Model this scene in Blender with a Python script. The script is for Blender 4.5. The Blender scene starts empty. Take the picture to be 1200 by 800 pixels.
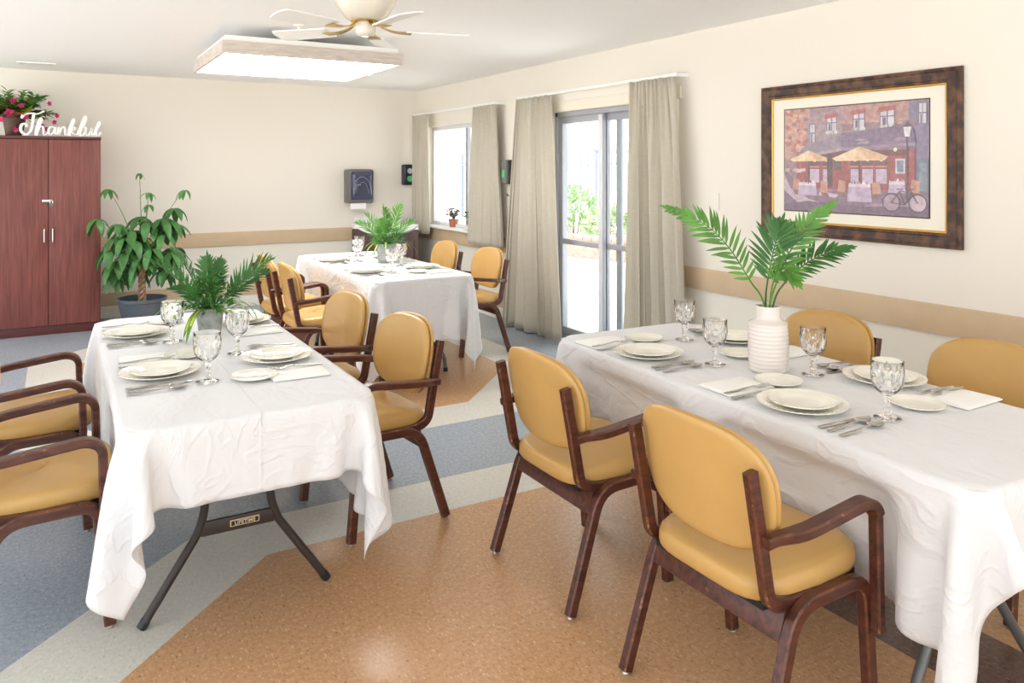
import bpy, bmesh, math, random
import numpy as np
from mathutils import Vector, Matrix

SC = bpy.context.scene
COL = SC.collection
PI = math.pi
random.seed(7)
H_CEIL = 2.44
XR = 3.817          # inner face of the window wall
YB = 8.755          # inner face of the back wall


# ------------------------------------------------------------------ materials
def srgb(r, g, b):
    def f(c):
        c /= 255.0
        return c / 12.92 if c <= 0.04045 else ((c + 0.055) / 1.055) ** 2.4
    return (f(r), f(g), f(b), 1.0)


def new_mat(name):
    m = bpy.data.materials.new(name)
    m.use_nodes = True
    nt = m.node_tree
    return m, nt, nt.nodes['Principled BSDF']


def pm(name, col, rough=0.5, metal=0.0, spec=0.5, var=0.0, scale=20.0, stretch=None, bump=0.0, bscale=60.0,
       trans=0.0, ior=1.45, coat=0.0, sheen=0.0, col2=None, translucent=0.0, lo=0.35, hi=0.65):
    m, nt, b = new_mat(name)
    b.inputs['Roughness'].default_value = rough
    b.inputs['Metallic'].default_value = metal
    b.inputs['Specular IOR Level'].default_value = spec
    b.inputs['Transmission Weight'].default_value = trans
    b.inputs['IOR'].default_value = ior
    b.inputs['Coat Weight'].default_value = coat
    b.inputs['Sheen Weight'].default_value = sheen
    b.inputs['Base Color'].default_value = col
    N = nt.nodes
    L = nt.links
    tc = mp = None
    if var or col2 or bump:
        tc = N.new('ShaderNodeTexCoord')
        mp = N.new('ShaderNodeMapping')
        L.new(tc.outputs['Object'], mp.inputs['Vector'])
        if stretch:
            mp.inputs['Scale'].default_value = stretch
    if var or col2:
        nz = N.new('ShaderNodeTexNoise')
        nz.inputs['Scale'].default_value = scale
        nz.inputs['Detail'].default_value = 6
        L.new(mp.outputs[0], nz.inputs['Vector'])
        cr = N.new('ShaderNodeValToRGB')
        cr.color_ramp.elements[0].position = lo
        cr.color_ramp.elements[1].position = hi
        c2 = col2 if col2 else tuple(min(1, c * (1 + var)) for c in col[:3]) + (1,)
        c1 = col if col2 else tuple(c * (1 - var) for c in col[:3]) + (1,)
        cr.color_ramp.elements[0].color = c1
        cr.color_ramp.elements[1].color = c2
        L.new(nz.outputs['Fac'], cr.inputs['Fac'])
        L.new(cr.outputs['Color'], b.inputs['Base Color'])
    if bump:
        nb = N.new('ShaderNodeTexNoise')
        nb.inputs['Scale'].default_value = bscale
        nb.inputs['Detail'].default_value = 5
        L.new(mp.outputs[0], nb.inputs['Vector'])
        bp = N.new('ShaderNodeBump')
        bp.inputs['Strength'].default_value = bump
        bp.inputs['Distance'].default_value = 0.01
        L.new(nb.outputs['Fac'], bp.inputs['Height'])
        L.new(bp.outputs['Normal'], b.inputs['Normal'])
    if translucent:
        tr = N.new('ShaderNodeBsdfTranslucent')
        mx = N.new('ShaderNodeMixShader')
        mx.inputs[0].default_value = translucent
        out = N['Material Output']
        L.new(b.outputs[0], mx.inputs[1])
        L.new(tr.outputs[0], mx.inputs[2])
        L.new(mx.outputs[0], out.inputs['Surface'])
        src = b.inputs['Base Color'].links
        if src:
            L.new(src[0].from_socket, tr.inputs['Color'])
        else:
            tr.inputs['Color'].default_value = col
    return m


def vinyl_floor(name, c1, c2, fleck_l, fleck_d, rough=0.24):
    """speckled composition tile with faint seams on a 12 inch grid"""
    m, nt, b = new_mat(name)
    N, L = nt.nodes, nt.links
    tc = N.new('ShaderNodeTexCoord')
    nz = N.new('ShaderNodeTexNoise'); nz.inputs['Scale'].default_value = 55; nz.inputs['Detail'].default_value = 8
    nz.inputs['Roughness'].default_value = 0.7
    L.new(tc.outputs['Object'], nz.inputs['Vector'])
    r1 = N.new('ShaderNodeValToRGB')
    r1.color_ramp.elements[0].position = 0.38; r1.color_ramp.elements[1].position = 0.62
    r1.color_ramp.elements[0].color = c1; r1.color_ramp.elements[1].color = c2
    L.new(nz.outputs['Fac'], r1.inputs['Fac'])
    n2 = N.new('ShaderNodeTexNoise'); n2.inputs['Scale'].default_value = 130; n2.inputs['Detail'].default_value = 3
    mp = N.new('ShaderNodeMapping'); mp.inputs['Scale'].default_value = (1.0, 0.45, 1); mp.inputs['Rotation'].default_value = (0, 0, 0.5)
    L.new(tc.outputs['Object'], mp.inputs['Vector']); L.new(mp.outputs[0], n2.inputs['Vector'])
    ra = N.new('ShaderNodeValToRGB'); ra.color_ramp.elements[0].position = 0.62; ra.color_ramp.elements[1].position = 0.70
    ra.color_ramp.elements[0].color = (0, 0, 0, 1); ra.color_ramp.elements[1].color = (1, 1, 1, 1)
    L.new(n2.outputs['Fac'], ra.inputs['Fac'])
    m1 = N.new('ShaderNodeMixRGB'); m1.inputs[2].default_value = fleck_l
    L.new(ra.outputs['Color'], m1.inputs[0]); L.new(r1.outputs['Color'], m1.inputs[1])
    rb = N.new('ShaderNodeValToRGB'); rb.color_ramp.elements[0].position = 0.30; rb.color_ramp.elements[1].position = 0.38
    rb.color_ramp.elements[0].color = (1, 1, 1, 1); rb.color_ramp.elements[1].color = (0, 0, 0, 1)
    L.new(n2.outputs['Fac'], rb.inputs['Fac'])
    m2 = N.new('ShaderNodeMixRGB'); m2.inputs[2].default_value = fleck_d
    L.new(rb.outputs['Color'], m2.inputs[0]); L.new(m1.outputs[0], m2.inputs[1])
    # seams
    sx = N.new('ShaderNodeSeparateXYZ'); L.new(tc.outputs['Object'], sx.inputs[0])
    outs = []
    for ax, off in ((0, 0.085), (1, -0.035)):
        a = N.new('ShaderNodeMath'); a.operation = 'ADD'; a.inputs[1].default_value = off + 31.0
        L.new(sx.outputs[ax], a.inputs[0])
        md = N.new('ShaderNodeMath'); md.operation = 'MODULO'; md.inputs[1].default_value = 0.31
        L.new(a.outputs[0], md.inputs[0])
        lt = N.new('ShaderNodeMath'); lt.operation = 'LESS_THAN'; lt.inputs[1].default_value = 0.0022
        L.new(md.outputs[0], lt.inputs[0]); outs.append(lt)
    mxm = N.new('ShaderNodeMath'); mxm.operation = 'MAXIMUM'
    L.new(outs[0].outputs[0], mxm.inputs[0]); L.new(outs[1].outputs[0], mxm.inputs[1])
    sc = N.new('ShaderNodeMath'); sc.operation = 'MULTIPLY'; sc.inputs[1].default_value = 0.22
    L.new(mxm.outputs[0], sc.inputs[0])
    m3 = N.new('ShaderNodeMixRGB'); m3.inputs[2].default_value = fleck_d
    L.new(sc.outputs[0], m3.inputs[0]); L.new(m2.outputs[0], m3.inputs[1])
    L.new(m3.outputs[0], b.inputs['Base Color'])
    # wax coat: soft gloss with worn patches
    nr = N.new('ShaderNodeTexNoise'); nr.inputs['Scale'].default_value = 3.0; nr.inputs['Detail'].default_value = 6
    L.new(tc.outputs['Object'], nr.inputs['Vector'])
    mr = N.new('ShaderNodeMapRange'); mr.inputs['To Min'].default_value = rough - 0.04; mr.inputs['To Max'].default_value = rough + 0.06
    L.new(nr.outputs['Fac'], mr.inputs['Value']); L.new(mr.outputs[0], b.inputs['Roughness'])
    b.inputs['Specular IOR Level'].default_value = 0.5
    return m


def glass_pane(name):
    """thin window glass: lets light through, mirrors a little at grazing angles"""
    m, nt, b = new_mat(name)
    N, L = nt.nodes, nt.links
    N.remove(b)
    t = N.new('ShaderNodeBsdfTransparent'); t.inputs['Color'].default_value = (0.95, 0.97, 0.97, 1)
    g = N.new('ShaderNodeBsdfGlossy'); g.inputs['Roughness'].default_value = 0.02
    fr = N.new('ShaderNodeMapRange'); fr.inputs['To Min'].default_value = 0.03; fr.inputs['To Max'].default_value = 0.5
    lw = N.new('ShaderNodeLayerWeight'); lw.inputs['Blend'].default_value = 0.25
    pw = N.new('ShaderNodeMath'); pw.operation = 'POWER'; pw.inputs[1].default_value = 3.0
    L.new(lw.outputs['Facing'], pw.inputs[0]); L.new(pw.outputs[0], fr.inputs['Value'])
    mx = N.new('ShaderNodeMixShader')
    L.new(fr.outputs[0], mx.inputs[0]); L.new(t.outputs[0], mx.inputs[1]); L.new(g.outputs[0], mx.inputs[2])
    L.new(mx.outputs[0], N['Material Output'].inputs['Surface'])
    return m


def emit(name, col, s):
    m, nt, b = new_mat(name)
    b.inputs['Base Color'].default_value = (0.9, 0.9, 0.9, 1)
    b.inputs['Emission Color'].default_value = col
    b.inputs['Emission Strength'].default_value = s
    return m


def worn_wood(name, dark, mid, worn, w0=0.66, w1=0.73):
    """stained beech, rubbed through to pale wood in scratches"""
    m, nt, b = new_mat(name)
    N, L = nt.nodes, nt.links
    tc = N.new('ShaderNodeTexCoord')
    mp = N.new('ShaderNodeMapping'); mp.inputs['Scale'].default_value = (14, 60, 60)
    L.new(tc.outputs['Object'], mp.inputs['Vector'])
    nz = N.new('ShaderNodeTexNoise'); nz.inputs['Scale'].default_value = 1.0; nz.inputs['Detail'].default_value = 8
    L.new(mp.outputs[0], nz.inputs['Vector'])
    r = N.new('ShaderNodeValToRGB'); r.color_ramp.elements[0].position = 0.35; r.color_ramp.elements[1].position = 0.7
    r.color_ramp.elements[0].color = dark; r.color_ramp.elements[1].color = mid
    L.new(nz.outputs['Fac'], r.inputs['Fac'])
    n2 = N.new('ShaderNodeTexNoise'); n2.inputs['Scale'].default_value = 26; n2.inputs['Detail'].default_value = 10
    n2.inputs['Roughness'].default_value = 0.75
    L.new(tc.outputs['Object'], n2.inputs['Vector'])
    r2 = N.new('ShaderNodeValToRGB'); r2.color_ramp.elements[0].position = w0; r2.color_ramp.elements[1].position = w1
    r2.color_ramp.elements[0].color = (0, 0, 0, 1); r2.color_ramp.elements[1].color = (0.8, 0.8, 0.8, 1)
    L.new(n2.outputs['Fac'], r2.inputs['Fac'])
    mx = N.new('ShaderNodeMixRGB'); mx.inputs[2].default_value = worn
    L.new(r2.outputs[0], mx.inputs[0]); L.new(r.outputs[0], mx.inputs[1])
    L.new(mx.outputs[0], b.inputs['Base Color'])
    b.inputs['Roughness'].default_value = 0.34
    return m


def cloth_mat(name, col, crease=True):
    m, nt, b = new_mat(name)
    N, L = nt.nodes, nt.links
    b.inputs['Base Color'].default_value = col
    b.inputs['Roughness'].default_value = 0.75
    b.inputs['Specular IOR Level'].default_value = 0.2
    b.inputs['Sheen Weight'].default_value = 0.1
    tc = N.new('ShaderNodeTexCoord')
    mp = N.new('ShaderNodeMapping'); mp.inputs['Scale'].default_value = (1.0, 0.55, 0.7); mp.inputs['Rotation'].default_value = (0.4, 0.3, 0.5)
    L.new(tc.outputs['Object'], mp.inputs['Vector'])
    nz = N.new('ShaderNodeTexNoise'); nz.inputs['Scale'].default_value = 9; nz.inputs['Detail'].default_value = 5
    nz.inputs['Distortion'].default_value = 0.8
    L.new(mp.outputs[0], nz.inputs['Vector'])
    bp = N.new('ShaderNodeBump'); bp.inputs['Strength'].default_value = 0.35; bp.inputs['Distance'].default_value = 0.03
    L.new(nz.outputs['Fac'], bp.inputs['Height'])
    # creases left by folding and handling: ridged noise
    m3 = N.new('ShaderNodeMapping'); m3.inputs['Scale'].default_value = (1.3, 0.6, 1.0); m3.inputs['Rotation'].default_value = (0.9, -0.5, 0.3)
    L.new(tc.outputs['Object'], m3.inputs['Vector'])
    n3 = N.new('ShaderNodeTexNoise'); n3.inputs['Scale'].default_value = 4.5; n3.inputs['Detail'].default_value = 2.0; n3.inputs['Distortion'].default_value = 1.2
    L.new(m3.outputs[0], n3.inputs['Vector'])
    s3 = N.new('ShaderNodeMath'); s3.operation = 'SUBTRACT'; s3.inputs[1].default_value = 0.5; L.new(n3.outputs['Fac'], s3.inputs[0])
    a3 = N.new('ShaderNodeMath'); a3.operation = 'ABSOLUTE'; L.new(s3.outputs[0], a3.inputs[0])
    q3 = N.new('ShaderNodeMapRange'); q3.inputs['From Max'].default_value = 0.05; q3.inputs['To Min'].default_value = 1.0; q3.inputs['To Max'].default_value = 0.0
    L.new(a3.outputs[0], q3.inputs['Value'])
    b3 = N.new('ShaderNodeBump');  b3.inputs['Distance'].default_value = 0.012
    ge = N.new('ShaderNodeNewGeometry'); gs = N.new('ShaderNodeSeparateXYZ'); L.new(ge.outputs['Normal'], gs.inputs[0])
    gm = N.new('ShaderNodeMapRange'); gm.inputs['From Min'].default_value = 0.35; gm.inputs['From Max'].default_value = 0.95
    gm.inputs['To Min'].default_value = 0.24; gm.inputs['To Max'].default_value = 0.03
    L.new(gs.outputs[2], gm.inputs['Value']); L.new(gm.outputs[0], b3.inputs['Strength'])
    L.new(q3.outputs[0], b3.inputs['Height']); L.new(bp.outputs[0], b3.inputs['Normal'])
    bp = b3
    # ironed fold lines across the cloth
    sx = N.new('ShaderNodeSeparateXYZ'); L.new(tc.outputs['Object'], sx.inputs[0])
    ab = N.new('ShaderNodeMath'); ab.operation = 'ABSOLUTE'; L.new(sx.outputs[0], ab.inputs[0])
    mr = N.new('ShaderNodeMapRange'); mr.inputs['From Min'].default_value = 0.0; mr.inputs['From Max'].default_value = 0.006
    mr.inputs['To Min'].default_value = 1.0; mr.inputs['To Max'].default_value = 0.0
    L.new(ab.outputs[0], mr.inputs['Value'])
    b2 = N.new('ShaderNodeBump'); b2.inputs['Strength'].default_value = 0.5; b2.inputs['Distance'].default_value = 0.003
    L.new(mr.outputs[0], b2.inputs['Height']); L.new(bp.outputs[0], b2.inputs['Normal'])
    L.new((b2 if crease else bp).outputs[0], b.inputs['Normal'])
    return m


def vcol_mat(name, rough=0.5):
    m, nt, b = new_mat(name)
    a = nt.nodes.new('ShaderNodeVertexColor'); a.layer_name = 'paint'
    nz = nt.nodes.new('ShaderNodeTexNoise'); nz.inputs['Scale'].default_value = 40; nz.inputs['Detail'].default_value = 6
    tc = nt.nodes.new('ShaderNodeTexCoord'); nt.links.new(tc.outputs['Object'], nz.inputs['Vector'])
    mr = nt.nodes.new('ShaderNodeMapRange'); mr.inputs['From Min'].default_value = 0.3; mr.inputs['From Max'].default_value = 0.7
    mr.inputs['To Min'].default_value = 0.84; mr.inputs['To Max'].default_value = 1.18
    nt.links.new(nz.outputs['Fac'], mr.inputs['Value'])
    mx = nt.nodes.new('ShaderNodeVectorMath'); mx.operation = 'MULTIPLY'
    nt.links.new(a.outputs['Color'], mx.inputs[0]); nt.links.new(mr.outputs[0], mx.inputs[1])
    nt.links.new(mx.outputs[0], b.inputs['Base Color'])
    b.inputs['Roughness'].default_value = rough
    return m


M = {}
M['wall'] = pm('wall_paint', srgb(238, 232, 222), 0.7, bump=0.06, bscale=250)
M['wain'] = pm('wainscot_paint', srgb(237, 233, 222), 0.6, bump=0.05, bscale=250)
M['ceil'] = pm('ceiling_paint', srgb(248, 248, 248), 0.8, bump=0.08, bscale=180)
M['trim'] = pm('tan_rail_paint', srgb(208, 184, 152), 0.5, var=0.03, scale=8)
M['trimw'] = pm('cream_casing_paint', srgb(238, 230, 214), 0.5)
M['orange'] = vinyl_floor('orange_tile', srgb(190, 146, 106), srgb(208, 166, 126), srgb(230, 196, 158), srgb(156, 112, 76))
M['white_t'] = vinyl_floor('white_tile', srgb(206, 205, 196), srgb(218, 216, 208), srgb(230, 228, 222), srgb(188, 187, 180))
M['blue_t'] = vinyl_floor('blue_tile', srgb(146, 156, 168), srgb(166, 176, 186), srgb(192, 198, 204), srgb(120, 130, 142))
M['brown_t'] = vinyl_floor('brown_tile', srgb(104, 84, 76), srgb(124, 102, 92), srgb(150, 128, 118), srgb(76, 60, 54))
M['wood'] = worn_wood('walnut_stained_wood', srgb(62, 31, 24), srgb(102, 55, 40), srgb(168, 116, 84))
M['wood_e'] = worn_wood('worn_wood_edge', srgb(70, 38, 28), srgb(116, 68, 48), srgb(196, 150, 110), 0.57, 0.66)
M['vinyl'] = pm('mustard_vinyl', srgb(199, 158, 94), 0.34, spec=0.5, var=0.04, scale=5, bump=0.03, bscale=300)
M['under'] = pm('seat_underside', srgb(30, 26, 24), 0.8)
M['glide'] = pm('chrome_glide', srgb(180, 175, 165), 0.3, metal=1)
M['cloth'] = cloth_mat('white_cotton', srgb(226, 226, 228))
M['napkin'] = pm('napkin_paper', srgb(246, 245, 242), 0.8)
M['china'] = pm('ivory_china', srgb(243, 240, 228), 0.12, coat=0.3)
M['steel'] = pm('table_steel', srgb(196, 194, 190), 0.22, metal=1.0)
M['crystal'] = pm('pressed_glass', (1, 1, 1, 1), 0.02, trans=1.0, ior=1.45)
M['vase'] = pm('white_glaze', srgb(228, 219, 213), 0.18, coat=0.3)
M['concrete'] = pm('grey_concrete', srgb(140, 142, 140), 0.75, col2=srgb(176, 178, 174), scale=24, bump=0.15, bscale=90)
M['slate'] = pm('slate_plastic', srgb(78, 86, 96), 0.35)
M['soil'] = pm('potting_soil', srgb(60, 46, 36), 0.95, bump=0.5, bscale=70)
M['palm'] = pm('palm_green', srgb(66, 116, 56), 0.42, var=0.25, scale=9, translucent=0.18)
M['palm_l'] = pm('palm_light_green', srgb(98, 152, 66), 0.42, var=0.25, scale=9, translucent=0.2)
M['leaf'] = pm('leaf_green', srgb(84, 150, 66), 0.4, var=0.3, scale=7, translucent=0.2)
M['leaf_d'] = pm('dark_leaf_green', srgb(78, 128, 70), 0.38, var=0.3, scale=7, translucent=0.15)
M['lime'] = pm('lime_leaf', srgb(200, 212, 84), 0.42, var=0.2, scale=11, translucent=0.2)
M['stem'] = pm('green_stem', srgb(104, 134, 66), 0.5)
M['bark'] = pm('pale_bark', srgb(122, 94, 70), 0.8, col2=srgb(168, 138, 106), scale=30, bump=0.4)
M['terra'] = pm('terracotta', srgb(176, 112, 88), 0.8, var=0.08)
M['pink'] = pm('pink_petal', srgb(226, 60, 128), 0.5, var=0.15, translucent=0.25)
M['rust'] = pm('rust_leaf', srgb(176, 92, 48), 0.45, var=0.3, translucent=0.15)
M['mauve'] = pm('mauve_leaf', srgb(186, 164, 172), 0.5, var=0.25, translucent=0.15)
M['brownpot'] = pm('brown_pot', srgb(96, 72, 60), 0.55, var=0.15)
M['mahog'] = pm('mahogany_laminate', srgb(104, 54, 48), 0.4, col2=srgb(134, 76, 68), scale=3.0, stretch=(26, 26, 1.2), lo=0.3, hi=0.7)
M['mahog_d'] = pm('dark_mahogany_edge', srgb(88, 42, 38), 0.4)
M['darkwood'] = pm('dark_vanity_wood', srgb(74, 52, 48), 0.4, col2=srgb(96, 68, 62), scale=3, stretch=(20, 20, 1.2))
M['chrome'] = pm('brushed_chrome', srgb(214, 212, 208), 0.22, metal=1)
M['brass'] = pm('polished_brass', srgb(206, 178, 110), 0.25, metal=1)
M['black'] = pm('black_plastic', srgb(40, 40, 46), 0.3)
M['smoke'] = pm('smoky_blue_plastic', srgb(66, 70, 96), 0.14, coat=0.5)
M['sheen'] = pm('painted_blue_sheen', srgb(150, 154, 176), 0.3)  # sheen of the dispenser cover, put into the colour
M['greyplas'] = pm('grey_plastic', srgb(112, 110, 108), 0.35)
M['green_dot'] = pm('green_badge', srgb(86, 190, 130), 0.5)
M['blue_dot'] = pm('pale_blue_badge', srgb(186, 200, 214), 0.5)
M['white'] = pm('white_paint', srgb(246, 246, 244), 0.45)
M['porcelain'] = pm('white_porcelain', srgb(246, 246, 246), 0.12, coat=0.4)
M['fanblade'] = pm('white_blade', srgb(246, 245, 242), 0.5)
M['fan'] = pm('cream_enamel', srgb(228, 221, 208), 0.2, coat=0.4)
M['alu'] = pm('grey_aluminium', srgb(176, 178, 186), 0.4, metal=0.2)
M['aluw'] = pm('white_aluminium', srgb(226, 227, 230), 0.4)
M['pane'] = glass_pane('window_glass')
M['tableg'] = pm('table_frame_bronze', srgb(66, 60, 56), 0.42, metal=0.3)
M['tablegr'] = pm('table_frame_grey', srgb(110, 110, 110), 0.4, metal=0.4)
M['ptop'] = pm('white_granite_plastic', srgb(226, 224, 218), 0.6)
M['logo_d'] = pm('logo_dark', srgb(40, 34, 30), 0.5)
M['logo_l'] = pm('logo_tan', srgb(226, 206, 170), 0.5)
M['curtain'] = pm('linen_curtain', srgb(214, 207, 192), 0.85, var=0.05, scale=6, stretch=(2, 2, 60), bump=0.2, bscale=25, sheen=0.2, translucent=0.22, spec=0.2)
M['lining'] = pm('cream_lining', srgb(226, 212, 188), 0.85, translucent=0.3, spec=0.2)
M['lampwood'] = pm('whitewashed_oak', srgb(192, 180, 170), 0.6, col2=srgb(214, 203, 194), scale=4, stretch=(3, 3, 40))
M['lampglow'] = emit('lamp_diffuser', (1.0, 0.99, 0.97, 1), 11.0)
M['frame'] = pm('antique_bronze_frame', srgb(60, 38, 30), 0.42, col2=srgb(122, 86, 62), scale=16, stretch=(1, 1, 1), lo=0.42, hi=0.72, bump=0.1)
M['gold'] = pm('gilt_lip', srgb(222, 172, 84), 0.35, metal=0.5)
M['mat'] = pm('cream_mat_board', srgb(240, 236, 224), 0.8)
M['matline'] = pm('mat_bevel_line', srgb(92, 74, 60), 0.7)
M['paint'] = vcol_mat('painted_print', 0.35)
M['patio'] = pm('patio_concrete', srgb(228, 226, 220), 0.85, var=0.04, scale=3)
M['brick'] = pm('red_brick', srgb(190, 140, 130), 0.85, var=0.15, scale=14)
M['fence'] = pm('hazed_fence_metal', srgb(136, 144, 156), 0.5)  # black metal made pale: the outdoor haze is put into the colour
M['gazebo'] = pm('gazebo_canvas', srgb(226, 222, 212), 0.8)
M['bush'] = pm('bush_leaf', srgb(158, 188, 138), 0.55, var=0.35, scale=5, translucent=0.2)
M['bush2'] = pm('bush_pale_leaf', srgb(184, 204, 164), 0.55, var=0.35, scale=5, translucent=0.2)


# ------------------------------------------------------------------ mesh helpers
class MB:
    def __init__(s):
        s.v = []; s.f = []; s.mi = []; s.c = []

    def add(s, vs, fs, mi=0, col=None):
        o = len(s.v)
        s.v.extend([tuple(p) for p in vs])
        for f in fs:
            s.f.append(tuple(i + o for i in f)); s.mi.append(mi); s.c.append(col)

    def box(s, c, d, bev=0.0, rz=0.0, mi=0, col=None, rx=0.0, ry=0.0):
        bm = bmesh.new()
        bmesh.ops.create_cube(bm, size=1.0)
        for v in bm.verts:
            v.co = Vector((v.co.x * d[0], v.co.y * d[1], v.co.z * d[2]))
        if bev > 0:
            bmesh.ops.bevel(bm, geom=list(bm.edges), offset=bev, segments=2, profile=0.6, affect='EDGES', clamp_overlap=True)
        R = Matrix.Translation(Vector(c)) @ Matrix.Rotation(rz, 4, 'Z') @ Matrix.Rotation(ry, 4, 'Y') @ Matrix.Rotation(rx, 4, 'X')
        bm.verts.index_update()
        s.add([R @ v.co for v in bm.verts], [[v.index for v in f.verts] for f in bm.faces], mi, col)
        bm.free()

    def lathe(s, prof, seg=32, c=(0, 0, 0), mi=0, rfun=None, sq=0.0, close=False):
        """prof: list of (r,z); rfun(r,z,theta,k) may modulate; sq>0 squares the plan"""
        vs, fs = [], []
        n = len(prof)
        for k, (r, z) in enumerate(prof):
            for j in range(seg):
                t = 2 * PI * j / seg
                rr = rfun(r, z, t, k) if rfun else r
                if sq:
                    q = (abs(math.cos(t)) ** sq + abs(math.sin(t)) ** sq) ** (-1.0 / sq)
                    rr *= q
                vs.append((c[0] + rr * math.cos(t), c[1] + rr * math.sin(t), c[2] + z))
        for k in range(n - 1):
            for j in range(seg):
                a = k * seg + j; b = k * seg + (j + 1) % seg
                fs.append((a, b, b + seg, a + seg))
        if close:
            for j in range(seg):
                a = (n - 1) * seg + j; b = (n - 1) * seg + (j + 1) % seg
                fs.append((a, b, (j + 1) % seg, j))
        s.add(vs, fs, mi)

    def tube(s, pts, r, seg=8, cap=True, mi=0):
        pts = [Vector(p) for p in pts]
        n = len(pts)
        rs = r if isinstance(r, (list, tuple)) else [r] * n
        vs, fs = [], []
        ref = None
        for i in range(n):
            t = (pts[min(i + 1, n - 1)] - pts[max(i - 1, 0)]).normalized()
            if ref is None:
                ref = Vector((0, 0, 1)) if abs(t.z) < 0.9 else Vector((1, 0, 0))
            a = (ref - t * ref.dot(t)).normalized()
            ref = a
            b = t.cross(a)
            for j in range(seg):
                th = 2 * PI * j / seg
                vs.append(pts[i] + (a * math.cos(th) + b * math.sin(th)) * rs[i])
        for i in range(n - 1):
            for j in range(seg):
                p = i * seg + j; q = i * seg + (j + 1) % seg
                fs.append((p, q, q + seg, p + seg))
        if cap:
            fs.append(tuple(range(seg))[::-1])
            fs.append(tuple(range((n - 1) * seg, n * seg)))
        s.add(vs, fs, mi)

    def sweep(s, pts, w, h, lat=(0, 1, 0), ch=0.005, mi=0, edge=0):
        """rectangular bent-wood section: w across `lat`, h across the bend plane; w/h scalar or per-point"""
        pts = [Vector(p) for p in pts]
        n = len(pts)
        lat = Vector(lat)
        ws = w if isinstance(w, list) else [w] * n
        hs = h if isinstance(h, list) else [h] * n
        vs, fs = [], []
        for i in range(n):
            t = (pts[min(i + 1, n - 1)] - pts[max(i - 1, 0)]).normalized()
            a = (lat - t * lat.dot(t)).normalized()
            b = t.cross(a)
            W, Hh = ws[i] / 2, hs[i] / 2
            for (x, y) in ((-W + ch, -Hh), (W - ch, -Hh), (W, -Hh + ch), (W, Hh - ch), (W - ch, Hh), (-W + ch, Hh), (-W, Hh - ch), (-W, -Hh + ch)):
                vs.append(pts[i] + a * x + b * y)
        for i in range(n - 1):
            for j in range(8):
                p = i * 8 + j; q = i * 8 + (j + 1) % 8
                fs.append((p, q, q + 8, p + 8))
        fs.append(tuple(range(8))[::-1]); fs.append(tuple(range((n - 1) * 8, n * 8)))
        s.add(vs, fs, mi)
        if edge:
            m = len(fs)
            for q in range((n - 1) * 8):
                if q % 2 == 1:
                    s.mi[len(s.mi) - m + q] = edge

    def prism(s, poly, z0, z1, mi=0, col=None):
        n = len(poly)
        vs = [(p[0], p[1], z0) for p in poly] + [(p[0], p[1], z1) for p in poly]
        fs = [tuple(range(n))[::-1], tuple(range(n, 2 * n))] + [(i, (i + 1) % n, n + (i + 1) % n, n + i) for i in range(n)]
        s.add(vs, fs, mi, col)

    def leaf(s, base, d, up, L, W, droop=0.3, n=6, fold=0.15, mi=0, tip=1.0):
        """a pointed leaf blade: mid-rib curve with two half blades folded along it"""
        base = Vector(base); d = Vector(d).normalized(); up = Vector(up)
        side = d.cross(up)
        if side.length < 1e-4:
            side = d.cross(Vector((1, 0, 0)))
        side.normalize(); up = side.cross(d).normalized()
        vs, fs = [], []
        g = Vector((0, 0, -1))
        p = base.copy(); dd = d.copy()
        for i in range(n + 1):
            t = i / n
            w = W * 0.5 * (math.sin(PI * min(1, t ** 0.75)) ** tip if 0 < t < 1 else 0.0) + (0.0006 if t in (0, 1) else 0)
            u2 = side.cross(dd).normalized()
            lift = u2 * (w * fold * 2)
            vs += [p - side * w + lift, p.copy(), p + side * w + lift]
            dd = (dd + g * droop / n).normalized()
            p = p + dd * (L / n)
        for i in range(n):
            a = i * 3
            fs += [(a, a + 1, a + 4, a + 3), (a + 1, a + 2, a + 5, a + 4)]
        s.add(vs, fs, mi)

    def build(s, name, mat, parent=None, smooth=True, angle=40, loc=None):
        me = bpy.data.meshes.new(name)
        me.from_pydata(s.v, [], s.f)
        mats = mat if isinstance(mat, (list, tuple)) else [mat]
        for m in mats:
            me.materials.append(m)
        if len(mats) > 1:
            me.polygons.foreach_set('material_index', s.mi)
        if any(c is not None for c in s.c):
            ca = me.color_attributes.new('paint', 'FLOAT_COLOR', 'CORNER')
            for p, c in zip(me.polygons, s.c):
                for li in p.loop_indices:
                    ca.data[li].color = c
        bm = bmesh.new(); bm.from_mesh(me)
        bmesh.ops.recalc_face_normals(bm, faces=bm.faces)
        bm.to_mesh(me); bm.free()
        if smooth:
            me.polygons.foreach_set('use_smooth', [True] * len(me.polygons))
            if angle:
                me.set_sharp_from_angle(angle=math.radians(angle))
        me.update()
        o = bpy.data.objects.new(name, me)
        COL.objects.link(o)
        if parent is not None:
            o.parent = parent
        if loc:
            o.location = loc
        return o


def fillet(pts, rad, n=6):
    """round the inner corners of a polyline"""
    pts = [Vector(p) for p in pts]
    out = [pts[0]]
    for i in range(1, len(pts) - 1):
        r = rad[i - 1] if isinstance(rad, (list, tuple)) else rad
        a = pts[i] + (pts[i - 1] - pts[i]).normalized() * min(r, (pts[i - 1] - pts[i]).length * 0.49)
        b = pts[i] + (pts[i + 1] - pts[i]).normalized() * min(r, (pts[i + 1] - pts[i]).length * 0.49)
        for k in range(n + 1):
            t = k / n
            out.append(a * (1 - t) ** 2 + pts[i] * 2 * t * (1 - t) + b * t ** 2)
    out.append(pts[-1])
    return out


def tag(o, label=None, cat=None, group=None, kind=None):
    if label: o['label'] = label
    if cat: o['category'] = cat
    if group: o['group'] = group
    if kind: o['kind'] = kind
    return o


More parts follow.
